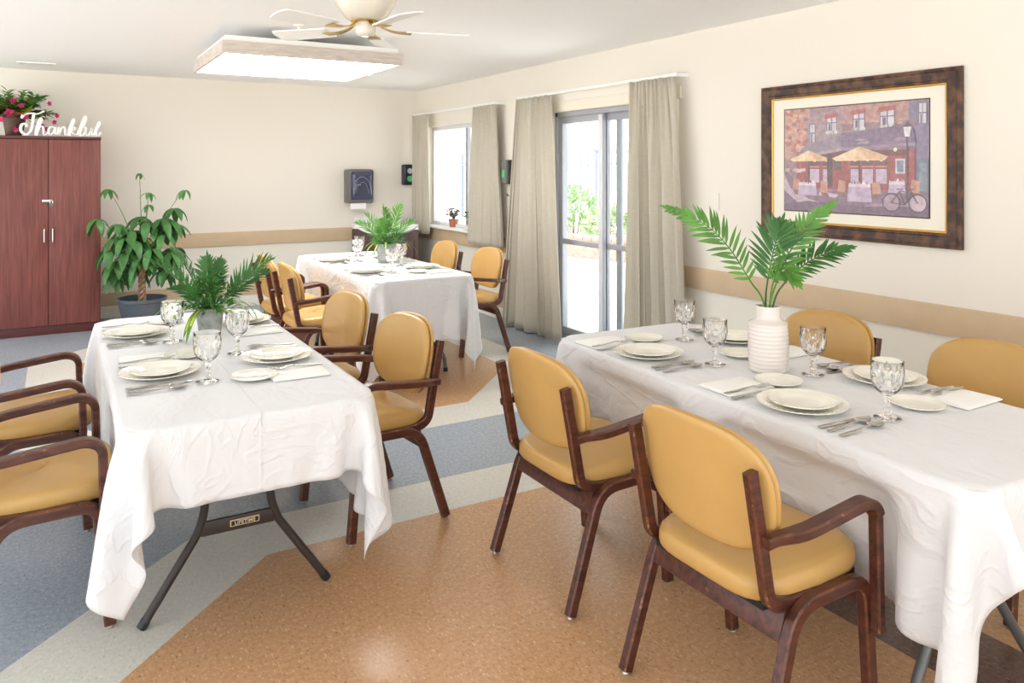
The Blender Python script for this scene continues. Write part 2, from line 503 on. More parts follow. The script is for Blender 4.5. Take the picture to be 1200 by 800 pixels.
def thing(name, label, cat, loc=(0, 0, 0), rz=0.0, group=None):
    o = bpy.data.objects.new(name, None)
    COL.objects.link(o)
    o.empty_display_size = 0.1
    o.location = loc
    o.rotation_euler = (0, 0, rz)
    return tag(o, label, cat, group)


def children(o):
    return [c for c in bpy.data.objects if c.parent == o]


def dup(src, loc, rz, label, group=None):
    kids = {}
    for c in bpy.data.objects:
        if c.parent is not None:
            kids.setdefault(c.parent.name, []).append(c)

    def rec(o, parent):
        c = o.copy()
        COL.objects.link(c)
        if parent is not None:
            c.parent = parent
        for k in kids.get(o.name, []):
            rec(k, c)
        return c
    r = rec(src, None)
    r.location = loc
    r.rotation_euler = (0, 0, rz)
    r['label'] = label
    if group:
        r['group'] = group
    return r


def struct(o, label=None):
    o['kind'] = 'structure'
    if label: o['label'] = label
    return o

# ------------------------------------------------------------------ camera
cam_d = bpy.data.cameras.new('camera')
cam = bpy.data.objects.new('camera', cam_d)
COL.objects.link(cam)
cam.location = (0, 0, 1.49)
cam.rotation_euler = (PI / 2, 0, -math.atan(535 / 910.0))
cam_d.sensor_width = 36
cam_d.lens = 36 * 910 / 1200.0
cam_d.shift_y = -202 / 1200.0
cam_d.clip_start = 0.05
SC.camera = cam

# ------------------------------------------------------------------ floor
X0, Y0 = -3.4, -3.2
mb = MB()


def octa(x0, x1, y0, y1, c):
    return [(x0 + c, y0), (x1 - c, y0), (x1, y0 + c), (x1, y1 - c), (x1 - c, y1), (x0 + c, y1), (x0, y1 - c), (x0, y0 + c)]


mb.box(((X0 + XR + 0.2) / 2, (Y0 + YB) / 2, -0.05), (XR + 0.2 - X0, YB - Y0, 0.1), mi=0)
for (a, zt, mi) in ((octa(-0.28, 3.60, -1.6, 3.40, 0.79), 0.0004, 1), (octa(0.05, 3.27, -1.27, 3.065, 0.655), 0.0008, 2),
                    (octa(-0.18, 3.25, 4.10, 7.75, 0.79), 0.0004, 1), (octa(0.14, 2.93, 4.43, 7.42, 0.65), 0.0008, 2)):
    mb.prism(a, -0.01, zt, mi)
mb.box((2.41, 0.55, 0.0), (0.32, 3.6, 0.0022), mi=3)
struct(mb.build('floor', [M['blue_t'], M['white_t'], M['orange'], M['brown_t']], smooth=False))

# ------------------------------------------------------------------ ceiling and walls
mb = MB()
mb.box(((X0 + XR + 0.2) / 2, (Y0 + YB + 0.2) / 2, H_CEIL + 0.1), (XR + 0.2 - X0, YB + 0.2 - Y0, 0.2))
struct(mb.build('ceiling', M['ceil'], smooth=False))

WT = 0.16
DY0, DY1, DZ = 4.22, 5.79, 1.99       # sliding door opening
WY0, WY1, WZ0, WZ1 = 7.22, 8.46, 0.825, 1.985   # window opening


def wallbox(mb, y0, y1, z0, z1, mi=0):
    mb.box((XR + WT / 2, (y0 + y1) / 2, (z0 + z1) / 2), (WT, y1 - y0, z1 - z0), mi=mi)


ZS = 0.74
mb = MB()
for (y0, y1) in ((Y0, DY0), (DY1, WY0), (WY1, YB + WT)):
    wallbox(mb, y0, y1, 0, ZS, 1); wallbox(mb, y0, y1, ZS, H_CEIL, 0)
wallbox(mb, DY0, DY1, DZ, H_CEIL)
wallbox(mb, WY0, WY1, 0, ZS, 1); wallbox(mb, WY0, WY1, ZS, WZ0); wallbox(mb, WY0, WY1, WZ1, H_CEIL)
struct(mb.build('wall_right', [M['wall'], M['wain']], smooth=False))
mb = MB()
mb.box(((X0 + XR) / 2, YB + WT / 2, ZS / 2), (XR - X0, WT, ZS), mi=1)
mb.box(((X0 + XR) / 2, YB + WT / 2, (ZS + H_CEIL) / 2), (XR - X0, WT, H_CEIL - ZS), mi=0)
struct(mb.build('wall_back', [M['wall'], M['wain']], smooth=False))

# chair rails
mb = MB()
mb.box((XR - 0.012, (Y0 + 4.12) / 2, 0.74), (0.024, 4.12 - Y0, 0.146), bev=0.006)
struct(mb.build('trim_1', M['trim']))
mb = MB()
mb.box((XR - 0.012, (5.86 + YB) / 2, 0.74), (0.024, YB - 5.86, 0.146), bev=0.006)
struct(mb.build('trim_2', M['trim']))
mb = MB()
mb.box(((X0 + XR - 0.8) / 2, YB - 0.012, 0.74), (XR - 0.8 - X0, 0.024, 0.146), bev=0.006)
struct(mb.build('trim_3', M['trim']))
for nm, c, d in (('baseboard_right', (XR - 0.01, (5.86 + YB) / 2), (0.02, YB - 5.86)),
                 ('baseboard_near', (XR - 0.01, (Y0 + 4.12) / 2), (0.02, 4.12 - Y0)),
                 ('baseboard_back', ((X0 + XR) / 2, YB - 0.01), (XR - X0, 0.02))):
    mb = MB()
    mb.box((c[0], c[1], 0.185), (d[0], d[1], 0.13), bev=0.004, mi=0)
    mb.box((c[0], c[1], 0.06), (d[0] * (0.8 if d[0] < 1 else 1), d[1] * (0.8 if d[1] < 1 else 1), 0.12), bev=0.003, mi=1)
    struct(mb.build(nm, [M['trim'], M['wain']]))

# door casing header and window casing
mb = MB()
mb.box((XR - 0.01, (DY0 + DY1) / 2, DZ + 0.045), (0.02, DY1 - DY0 + 0.2, 0.09), bev=0.004)
mb.box((XR - 0.01, DY1 + 0.035, DZ / 2), (0.02, 0.07, DZ), bev=0.004)
mb.box((XR - 0.01, DY0 - 0.035, DZ / 2), (0.02, 0.07, DZ), bev=0.004)
struct(mb.build('trim_4', M['trimw']))
mb = MB()
mb.box((XR + 0.03, (WY0 + WY1) / 2, WZ0 + 0.0), (0.2, WY1 - WY0, 0.024), bev=0.006)
struct(mb.build('trim_5', M['white']))

# ------------------------------------------------------------------ sliding glass door
door = struct(thing('door_1', None, None, (XR + 0.09, DY0, 0)))
w = DY1 - DY0
mb = MB()
for y in (0.02, w - 0.02):
    mb.box((0, y, DZ / 2), (0.11, 0.04, DZ), bev=0.003)
mb.box((0, w / 2, DZ - 0.02), (0.11, w, 0.04), bev=0.003)
mb.box((0, w / 2, 0.015), (0.13, w, 0.03), bev=0.003)
mb.build('door_frame', M['alu'], door)


def sash(y0, y1, x, mat, nm):
    mb = MB()
    for y in (y0 + 0.025, y1 - 0.025):
        mb.box((x, y, DZ / 2), (0.034, 0.05, DZ - 0.08), bev=0.003)
    for z, hh in ((0.065, 0.07), (DZ - 0.07, 0.06), (0.853, 0.045)):
        mb.box((x, (y0 + y1) / 2, z), (0.03, y1 - y0 - 0.09, hh), bev=0.003)
    o = mb.build(nm, mat, door)
    p = MB()
    p.box((x, (y0 + y1) / 2, DZ / 2), (0.006, y1 - y0 - 0.09, DZ - 0.16))
    p.build('pane', M['pane'], o, smooth=False)
    return o


sash(5.115 - DY0, w - 0.04, -0.02, M['alu'], 'fixed_sash')
s2 = sash(0.04, 5.16 - DY0, 0.022, M['alu'], 'sliding_sash')
mb = MB(); mb.box((-0.04, 5.14 - DY0, DZ / 2), (0.012, 0.046, DZ - 0.1), bev=0.003)
mb.build('meeting_stile', M['aluw'], door)  # daylight on this stile is put into its white colour
mb = MB(); mb.box((0.05, 5.0 - DY0, DZ / 2), (0.02, 0.07, DZ - 0.1), bev=0.003)
for z in (0.05, DZ - 0.07):
    mb.box((0.05, (5.0 - DY0) / 2, z), (0.02, 5.0 - DY0, 0.05), bev=0.003)
mb.build('screen_frame', M['alu'], door)

# ------------------------------------------------------------------ window
win = struct(thing('window_1', None, None, (XR + 0.09, WY0, WZ0)))
w, hh = WY1 - WY0, WZ1 - WZ0
mb = MB()
for y in (0.022, w - 0.022):
    mb.box((0, y, hh / 2), (0.07, 0.044, hh), bev=0.003)
for z in (0.03, hh - 0.022):
    mb.box((0, w / 2, z), (0.07, w - 0.08, 0.044), bev=0.003)
mb.build('window_frame', M['aluw'], win)
mb = MB(); mb.box((-0.01, 7.575 - WY0, hh / 2), (0.04, 0.05, hh - 0.08), bev=0.003)
mb.build('meeting_rail', M['alu'], win)
for (a, b_, x) in ((0.04, 7.56 - WY0, 0.012), (7.59 - WY0, w - 0.04, -0.006)):
    p = MB(); p.box((x, (a + b_) / 2, hh / 2), (0.005, b_ - a, hh - 0.08)); p.build('pane', M['pane'], win, smooth=False)


# ------------------------------------------------------------------ curtains and rods
def curtain(name, label, top, bot, z0, z1, folds, seed, amp=0.035, side=None):
    """pleated sheet hung on x ~ XR-0.115 between y ranges `top` and `bot`; pleats of uneven width"""
    rnd = random.Random(seed)
    nu, nz = 150, 30
    wt = [rnd.uniform(0.5, 1.7) for _ in range(folds)]
    wb = [w * rnd.uniform(0.45, 1.7) for w in wt]
    ct, cb = [0.0], [0.0]
    for a, b in zip(wt, wb):
        ct.append(ct[-1] + a / sum(wt)); cb.append(cb[-1] + b / sum(wb))
    am = [rnd.uniform(0.5, 1.35) for _ in range(folds)]
    ab = [a * rnd.uniform(0.4, 1.4) for a in am]
    vs, fs = [], []
    for k in range(nz + 1):
        t = k / nz
        e = t ** 0.8
        z = z1 + (z0 - z1) * t
        y0 = top[0] + (bot[0] - top[0]) * (t ** 0.85)
        y1 = top[1] + (bot[1] - top[1]) * (t ** 0.85)
        edges = [c0 * (1 - e) + c1 * e for c0, c1 in zip(ct, cb)]
        for i in range(nu + 1):
            u = i / nu
            j = 0
            while j < folds - 1 and u > edges[j + 1]:
                j += 1
            fr = min(1, max(0, (u - edges[j]) / (edges[j + 1] - edges[j])))
            a = am[j] * (1 - e) + ab[j] * e
            w = math.sin(2 * PI * fr)
            d = amp * a * (0.55 + 0.8 * t) * math.copysign(abs(w) ** 0.8, w)
            d += 0.35 * amp * math.sin(2 * PI * u * folds * 1.9 + seed) * max(0, 1 - 3.2 * t)
            d += 0.014 * math.sin(6 * u + 3.3 * t + seed) * t
            yy = y0 + (y1 - y0) * u + 0.012 * math.sin(4 * PI * fr) * (0.3 + t) * a
            hem = 0.008 * math.sin(2 * PI * fr + 1.0) if k == nz else 0
            vs.append((XR - 0.115 + d, yy, z + hem))
    n = nu + 1
    for k in range(nz):
        for i in range(nu):
            a = k * n + i
            fs.append((a, a + 1, a + n + 1, a + n))
    mb = MB(); mb.add(vs, fs)
    cy = (top[0] + top[1]) / 2
    mb.v = [(x - (XR - 0.115), y - cy, z - z0) for (x, y, z) in mb.v]
    o = mb.build(name, M['curtain'], angle=0, loc=(XR - 0.115, cy, z0))
    sol = o.modifiers.new('thickness', 'SOLIDIFY'); sol.thickness = 0.003
    tag(o, label, 'curtain', 'linen curtains on the window wall')
    return o


curtain('curtain', 'long linen curtain between glass door and hand sanitizer', (5.64, 6.19), (5.47, 6.40), 0.02, 2.135, 7, 3)
curtain('curtain', 'long linen curtain on the picture side of the glass door', (4.08, 4.55), (3.93, 4.62), 0.02, 2.135, 7, 8, amp=0.042)
curtain('curtain', 'short linen curtain on the door side of the window', (6.62, 7.06), (6.52, 7.22), 0.725, 2.125, 6, 5)
curtain('curtain', 'short linen curtain in the corner above the sink', (8.20, 8.61), (8.19, 8.62), 0.745, 2.125, 5, 11, amp=0.028)


def rod(label, y0, y1, z):
    t = thing('curtain_rod', label, 'curtain rod', (XR, (y0 + y1) / 2, z), 0, 'white curtain rods')
    hl = (y1 - y0) / 2
    mb = MB()
    mb.box((-0.115, 0, 0), (0.012, y1 - y0, 0.024), bev=0.003)
    mb.build('rail', M['white'], t)
    for sgn in (-1, 1):
        mb = MB()
        mb.box((-0.058, sgn * (hl - 0.008), 0), (0.116, 0.012, 0.024), bev=0.003)
        mb.build('bracket', M['white'], t)


rod('white curtain rod above the sliding glass door', 4.05, 6.20, 2.145)
rod('white curtain rod above the window', 6.60, 8.68, 2.135)

# ------------------------------------------------------------------ outside
mb = MB(); mb.box((0, 0, -0.16), (90, 90, 0.1))
struct(mb.build('ground', M['patio'], smooth=False))
mb = MB()
a0 = Vector((7.7, 13.2)); a1 = Vector((8.7, 8.9))
dirv = (a1 - a0).normalized(); nrm = Vector((-dirv.y, dirv.x))
L = (a1 - a0).length + 6
ang = math.atan2(dirv.y, dirv.x)
mid = (a0 + a1) / 2
mb.box((mid.x + 0.2, mid.y, 0.06), (L, 0.3, 0.34), bev=0.02, rz=ang)
for k in range(int(L / 0.22)):
    p = mid + dirv * (k * 0.22 - L / 2 + 0.11)
    mb.box((p.x + 0.2, p.y, 0.25), (0.205, 0.34, 0.07), bev=0.012, rz=ang)
tag(mb.build('brick_kerb', M['brick'], angle=30), 'red brick kerb edging the patio flower bed outside the glass door', 'kerb')


def bush(label, x, y, z, rx, rz_, n, mat, seed):
    rnd = random.Random(seed)
    mb = MB()
    for i in range(n):
        th = rnd.uniform(0, 2 * PI); ph = math.acos(rnd.uniform(-0.15, 1)); q = rnd.uniform(0.75, 1.05)
        d = Vector((math.sin(ph) * math.cos(th), math.sin(ph) * math.sin(th), math.cos(ph)))
        p = Vector((d.x * rx * q, d.y * rx * q, d.z * rz_ * q + 0.1))
        dd = (d + Vector((rnd.uniform(-.8, .8), rnd.uniform(-.8, .8), rnd.uniform(-.3, .8)))).normalized()
        mb.leaf(p, dd, (rnd.uniform(-1, 1), rnd.uniform(-1, 1), 1), rnd.uniform(.09, .16), rnd.uniform(.05, .08), 0.4, 3)
    t = thing('garden_bush', label, 'bush', (x, y, z), 0, 'bushes in the flower bed')
    mb.build('foliage', mat, t)
    st = MB()
    for i in range(9):
        th = rnd.uniform(0, 2 * PI); r = rx * 0.8
        st.tube([(0.03 * math.cos(th), 0.03 * math.sin(th), -0.25), (r * .4 * math.cos(th), r * .4 * math.sin(th), rz_ * .4), (r * .8 * math.cos(th), r * .8 * math.sin(th), rz_ * .75)], [.016, .011, .005], 5)
    st.build('stem', M['bark'], t)


bush('tall rounded bush seen through the fixed door panel, far end', 9.3, 13.3, 0.05, .72, .95, 900, M['bush'], 1)
bush('pale low bush before the curtain edge in the fixed door panel', 9.15, 11.85, 0.05, .5, .6, 700, M['bush2'], 2)
bush('bush seen behind the sliding door panel, beside the mullion', 9.75, 10.75, 0.05, .58, .95, 800, M['bush'], 3)
bush('pale bush at the picture-side end of the flower bed', 9.9, 9.3, 0.05, .6, .75, 700, M['bush2'], 4)

fn = thing('metal_fence', 'tall metal picket fence, greyed for haze, beyond the flower bed', 'fence', (13.0, 17.5, -0.11), 0)
fd = Vector((0.22, -1.0, 0)).normalized()
mb = MB()
for z in (0.35, 1.75):
    mb.box((0, 0, z), (16, 0.045, 0.05), rz=math.atan2(fd.y, fd.x))
mb.build('rail', M['fence'], fn, smooth=False)
for k in range(-28, 29):
    p = fd * (k * 0.28)
    mb = MB()
    big = k % 7 == 0
    mb.box((p.x, p.y, 1.05), (0.07 if big else 0.028,) * 2 + (2.1,), bev=0.004)
    mb.build('post' if big else 'picket', M['fence'], fn)

gz = thing('gazebo', 'pale pitched gazebo roof behind the garden fence', 'gazebo', (15.5, 20.0, -0.11), 0.3)
mb = MB()
R_ = 3.4
for k in range(4):
    a = k * PI / 2 + PI / 4
    b_ = a + PI / 2
    mb.add([(0, 0, 3.5), (R_ * math.cos(a), R_ * math.sin(a), 2.35), (R_ * math.cos(b_), R_ * math.sin(b_), 2.35),
            (R_ * math.cos(a), R_ * math.sin(a), 2.15), (R_ * math.cos(b_), R_ * math.sin(b_), 2.15)], [(0, 1, 2), (1, 3, 4, 2)])
o = mb.build('roof', M['gazebo'], gz, smooth=False)
o.modifiers.new('thickness', 'SOLIDIFY').thickness = 0.02
for k in range(4):
    a = k * PI / 2 + PI / 4
    mb = MB(); mb.tube([(R_ * .97 * math.cos(a), R_ * .97 * math.sin(a), 0), (R_ * .97 * math.cos(a), R_ * .97 * math.sin(a), 2.3)], .05, 8)
    mb.build('post', M['fence'], gz)
    mb = MB(); mb.tube([(R_ * math.cos(a), R_ * math.sin(a), 2.37), (0, 0, 3.53)], .04, 6)
    mb.build('rib', M['fence'], gz)

# ------------------------------------------------------------------ light
wd = bpy.data.worlds.new('overcast_sky'); SC.world = wd
wd.use_nodes = True
bg = wd.node_tree.nodes['Background']
bg.inputs['Color'].default_value = (0.93, 0.965, 1.0, 1)
bg.inputs['Strength'].default_value = 1.9
sun_d = bpy.data.lights.new('sun', 'SUN'); sun_d.energy = 9.0; sun_d.angle = 0.05; sun_d.color = (1.0, 0.96, 0.9)
sun = bpy.data.objects.new('sun', sun_d); COL.objects.link(sun)
sun.rotation_euler = Vector((0.26, 0.06, -0.96)).to_track_quat('-Z', 'Y').to_euler()
sun.location = (0, 0, 12)
SC.view_settings.view_transform = 'Standard'
SC.view_settings.look = 'None'
SC.view_settings.exposure = 0.29
SC.view_settings.gamma = 1.0
SC.view_settings.use_curve_mapping = False
SC.cycles.use_denoising = True
SC.cycles.max_bounces = 16
SC.cycles.diffuse_bounces = 6
SC.cycles.transmission_bounces = 16
SC.cycles.transparent_max_bounces = 16
SC.cycles.sample_clamp_indirect = 8.0

# ------------------------------------------------------------------ armchair
def make_chair(name, label, group):
    t = thing(name, label, 'chair', (0, 0, 0), 0, group)
    mb = MB()
    # ---- side frames: each leg pair is one bent piece, uprights and arms are others
    for sgn in (-1, 1):
        y = sgn * 0.248
        pts = fillet([(0.0, y * 1.03, 0.012), (0.128, y, 0.40), (0.398, y, 0.408), (0.432, y, 0.012)], [0.075, 0.06])
        # front and back legs share the rail; split there so every leg is its own mesh
        half = len(pts) // 2
        mb = MB(); mb.sweep(pts[:half + 1], 0.032, 0.036, edge=1); rl = mb.build('leg', [M['wood'], M['wood_e']], t)
        g = MB(); g.lathe([(0.001, 0.0), (0.011, 0.0), (0.012, 0.004), (0.007, 0.013), (0.001, 0.014)], 12, (0.0, y * 1.03, 0)); g.build('glide', M['glide'], rl)
        mb = MB(); mb.sweep(pts[half:], 0.032, 0.036, edge=1); fl = mb.build('leg', [M['wood'], M['wood_e']], t)
        g = MB(); g.lathe([(0.001, 0.0), (0.011, 0.0), (0.012, 0.004), (0.007, 0.013), (0.001, 0.014)], 12, (0.432, y, 0)); g.build('glide', M['glide'], fl)
        yu = sgn * 0.219
        pts = fillet([(0.004, yu, 0.752), (0.052, yu, 0.50), (0.070, yu, 0.398), (0.30, yu, 0.402)], [0.10, 0.085], 8)
        mb = MB(); mb.sweep(pts, 0.028, 0.036, edge=1); mb.build('back_upright', [M['wood'], M['wood_e']], t)
        ya = sgn * 0.262
        pts = fillet([(0.028, sgn * 0.246, 0.585), (0.075, sgn * 0.250, 0.590), (0.13, ya + sgn * 0.012, 0.598), (0.367, ya + sgn * 0.014, 0.626), (0.409, ya + sgn * 0.014, 0.60),
                      (0.415, ya + sgn * 0.016, 0.275)], [0.03, 0.05, 0.03, 0.03], 6)
        n = len(pts)
        ws = [0.030 + 0.016 * min(1, max(0, (p.x - 0.06) / 0.06)) if p.z > 0.585 else 0.032 for p in pts]
        mb = MB(); mb.sweep(pts, ws, 0.028, ch=0.005, edge=1); arm = mb.build('armrest', [M['wood'], M['wood_e']], t)
        b = MB()
        for z in (0.30, 0.345):
            b.tube([(0.415, ya + sgn * 0.028, z), (0.415, ya + sgn * 0.0335, z)], 0.005, 10)
        b.build('bolt', M['black'], arm)
    mb = MB(); mb.box((0.108, 0, 0.352), (0.022, 0.47, 0.078), bev=0.004, ry=0.3); mb.build('rear_apron', M['wood'], t)
    mb = MB(); mb.box((0.398, 0, 0.362), (0.022, 0.47, 0.06), bev=0.004); mb.build('front_apron', M['wood'], t)

    # ---- seat cushion
    def plan(u):  # superellipse outline, 0..2pi
        c, s_ = math.cos(u), math.sin(u)
        n = 5.0
        q = (abs(c) ** n + abs(s_) ** n) ** (-1 / n)
        x = 0.248 + 0.208 * q * c
        wy = 0.232 - 0.022 * max(0, (0.248 - x) / 0.2)
        return x, wy * q * s_
    seg = 56
    prof = [(0.0, 0.404), (0.93, 0.404), (0.975, 0.410), (1.0, 0.424), (1.0, 0.446), (0.985, 0.460), (0.95, 0.469), (0.85, 0.476), (0.6, 0.481), (0.3, 0.483), (0.0, 0.483)]
    vs, fs = [], []
    for k, (r, z) in enumerate(prof):
        for j in range(seg):
            x, y = plan(2 * PI * j / seg)
            cx = 0.248
            dip = -0.010 * max(0, 1 - ((x - 0.20) / 0.2) ** 2) * max(0, 1 - (y / 0.2) ** 2) * (1 if z > 0.47 else 0)
            vs.append((cx + (x - cx) * r, y * r, z + dip + 0.012 * ((x - 0.248) / 0.2) * (1 if z > 0.42 else 0.6)))
    for k in range(len(prof) - 1):
        for j in range(seg):
            a = k * seg + j; b = k * seg + (j + 1) % seg
            fs.append((a, b, b + seg, a + seg))
    mb = MB(); mb.add(vs, fs); seat = mb.build('seat', M['vinyl'], t, angle=60)
    mb = MB(); mb.box((0.25, 0, 0.395), (0.36, 0.40, 0.018), bev=0.004); mb.build('seat_board', M['under'], seat)

    # ---- backrest: upholstered pad on a covered shell, both curved round the sitter
    def back(name, off, th, grow, mat, parent, puff):
        seg = 64
        rings = [(0.0, 0.0), (0.5, 0.0), (0.85, 0.0), (0.96, 0.0), (1.0, 0.35), (1.0, 0.65), (0.965, 1.0), (0.85, 1.0 + puff * .6), (0.5, 1.0 + puff), (0.0, 1.0 + puff * 1.1)]
        vs, fs = [], []
        for (r, d) in rings:
            for j in range(seg):
                u = 2 * PI * j / seg
                c, s_ = math.cos(u), math.sin(u)
                n = 2.9 if s_ > 0 else 3.1
                q = (abs(c) ** n + abs(s_) ** n) ** (-1 / n)
                yy = (0.243 + grow) * q * c
                zz = (0.163 + grow if s_ > 0 else 0.166 + grow) * q * s_
                yy *= 1 - 0.05 * max(0, -zz / 0.17)
                yy *= r; zz *= r
                z = 0.672 + zz
                x = 0.022 - 0.17 * zz + 0.036 * (yy / 0.24) ** 2 + off + th * d
                vs.append((x, yy, z))
        for k in range(len(rings) - 1):
            for j in range(seg):
                a = k * seg + j; b = k * seg + (j + 1) % seg
                fs.append((a, b, b + seg, a + seg))
        mb = MB(); mb.add(vs, fs)
        return mb.build(name, mat, parent, angle=70)
    br = back('backrest', 0.0, 0.014, 0.0, M['vinyl'], t, 0.0)
    back('back_pad', 0.0155, 0.026, -0.003, M['vinyl'], br, 0.35)
    return t


R0 = math.radians
CH_AISLE = 'armchairs drawn up to the white-vase table'
CH_CAB = 'armchairs drawn up to the cabinet-side table'
CH_SINK = 'armchairs drawn up to the sink-side table'
# (x, y of the rear legs' midpoint, heading, label, group)
CHAIRS = [
    (1.452, 1.553, 0.0, 'yellow armchair seen from behind, front one on the aisle side of the vase table', CH_AISLE),
    (1.470, 2.375, 0.0, 'yellow armchair seen from behind, door-end one on the aisle side of the vase table', CH_AISLE),
    (3.10, 2.335, PI, 'yellow armchair against the rail, facing the vase across the table', CH_AISLE),
    (3.10, 1.60, PI, 'yellow armchair against the rail, at the front end of the vase table', CH_AISLE),
    (1.412, 3.262, R0(186), 'yellow armchair facing the cabinet-side table from the aisle, front one', CH_CAB),
    (1.390, 4.000, R0(186), 'yellow armchair between cabinet-side table and sink-side table cloth', CH_CAB),
    (-0.278, 3.090, 0.0, 'armchair at the front of the cabinet-side table, away from the aisle', CH_CAB),
    (-0.315, 3.890, 0.0, 'armchair nearer the cabinet, tucked under the cabinet-side table', CH_CAB),
    (1.357, 5.487, 0.0, 'yellow armchair on the aisle side of the sink-side table, in front of its neighbour', CH_SINK),
    (1.345, 6.10, 0.0, 'yellow armchair half hidden behind its neighbour, aisle side of the sink-side table', CH_SINK),
    (3.178, 5.700, PI, 'yellow armchair at the sink-side table, beside the long curtain', CH_SINK),
    (3.130, 6.430, PI, 'yellow armchair below the window at the sink-side table', CH_SINK),
]
proto = make_chair('armchair', CHAIRS[0][3], CHAIRS[0][4])
proto.location = (CHAIRS[0][0], CHAIRS[0][1], 0); proto.rotation_euler = (0, 0, CHAIRS[0][2])
for (x, y, a, lab, g) in CHAIRS[1:]:
    dup(proto, (x, y, 0), a, lab, g)


# ------------------------------------------------------------------ tables
def trestle(t, y, d, mat, style):
    """one folding leg set at local y; d = +1/-1 away from the centre"""
    if style == 'wishbone':
        for sgn in (-1, 1):
            mb = MB()
            pts = fillet([(sgn * 0.30, y + d * 0.02, 0.014), (sgn * 0.135, y, 0.255), (sgn * 0.108, y, 0.33), (sgn * 0.10, y, 0.705)], [0.02, 0.05], 6)
            mb.tube(pts, 0.0145, 10)
            lg = mb.build('leg', mat, t)
            c = MB(); c.tube([(sgn * 0.306, y + d * 0.02, 0.004), (sgn * 0.292, y + d * 0.019, 0.026)], 0.0165, 10); c.build('foot_cap', M['black'], lg)
        mb = MB()
        mb.box((0, y, 0.272), (0.245, 0.018, 0.05), bev=0.008)
        return mb.build('crossbar', mat, t)
    for sgn in (-1, 1):
        mb = MB()
        pts = fillet([(sgn * 0.29, y + d * 0.04, 0.014), (sgn * 0.28, y + d * 0.035, 0.12), (sgn * 0.16, y, 0.30), (sgn * 0.14, y, 0.705)], [0.06, 0.08], 6)
        mb.tube(pts, 0.0155, 10)
        lg = mb.build('leg', mat, t)
        c = MB(); c.tube([(sgn * 0.29, y + d * 0.04, 0.0), (sgn * 0.29, y + d * 0.04, 0.03)], 0.018, 10); c.build('foot_cap', M['black'], lg)
    mb = MB(); mb.tube([(-0.15, y, 0.36), (0.15, y, 0.36)], 0.012, 10)
    return mb.build('crossbar', mat, t)


TW, TL, TH = 0.76, 1.90, 0.738


def make_table(label, loc, rz, mat, style, logo=False, far=0.34, near=0.34):
    t = thing('folding_table', label, 'table', (loc[0], loc[1], 0), rz, 'folding banquet tables')
    mb = MB()
    out = []
    for (cx, cy, a0) in ((TW / 2 - .05, TL / 2 - .05, 0), (-TW / 2 + .05, TL / 2 - .05, 1), (-TW / 2 + .05, -TL / 2 + .05, 2), (TW / 2 - .05, -TL / 2 + .05, 3)):
        for k in range(7):
            a = a0 * PI / 2 + k / 6 * PI / 2
            out.append((cx + .042 * math.cos(a), cy + .042 * math.sin(a)))
    mb.prism(out, TH - 0.045, TH - 0.004)
    mb.build('tabletop', M['ptop'], t, angle=30)
    mb = MB()
    for sgn in (-1, 1):
        mb.box((sgn * 0.30, 0, TH - 0.06), (0.03, TL - 0.25, 0.03), bev=0.004)
    mb.build('frame_rail', mat, t)
    cb = trestle(t, -(TL / 2 - near), -1, mat, style)
    trestle(t, TL / 2 - far, 1, mat, style)
    if logo:
        pl = MB(); yy = -(TL / 2 - 0.34) - 0.010
        pl.box((0.02, yy, 0.274), (0.098, 0.004, 0.022), bev=0.003)
        po = pl.build('badge', M['logo_l'], cb)
        pl = MB(); pl.box((0.02, yy - 0.0015, 0.274), (0.091, 0.003, 0.016), bev=0.002)
        pl.build('badge_field', M['logo_d'], cb)
        cu = bpy.data.curves.new('lettering', 'FONT'); cu.body = 'LIFETIME'; cu.size = 0.0165; cu.align_x = 'CENTER'; cu.align_y = 'CENTER'
        cu.extrude = 0.0008; cu.space_character = 1.1; cu.offset = 0.0004
        cu.materials.append(M['logo_l'])
        t0 = bpy.data.objects.new('lettering', cu)
        me = bpy.data.meshes.new_from_object(t0); bpy.data.objects.remove(t0)
        tx = bpy.data.objects.new('lettering', me); COL.objects.link(tx)
        tx.parent = cb; tx.location = (0.02, yy - 0.0035, 0.274); tx.rotation_euler = (PI / 2, 0, 0)
    return t


TABLES = dict(
    cab=((0.545, 3.405), 0.0),
    vase=((2.262, 1.930), -R0(2.6)),
    sink=((2.190, 5.835), 0.0))
make_table('folding table with bronze trestle legs in front of the tall cabinet', TABLES['cab'][0], TABLES['cab'][1], M['tableg'], 'wishbone', True)
make_table('folding table with grey trestle legs under the white vase', TABLES['vase'][0], TABLES['vase'][1], M['tablegr'], 'wishbone', far=0.17, near=0.27)
make_table('folding table with bent grey tube legs near the corner sink', TABLES['sink'][0], TABLES['sink'][1], M['tablegr'], 'bent')


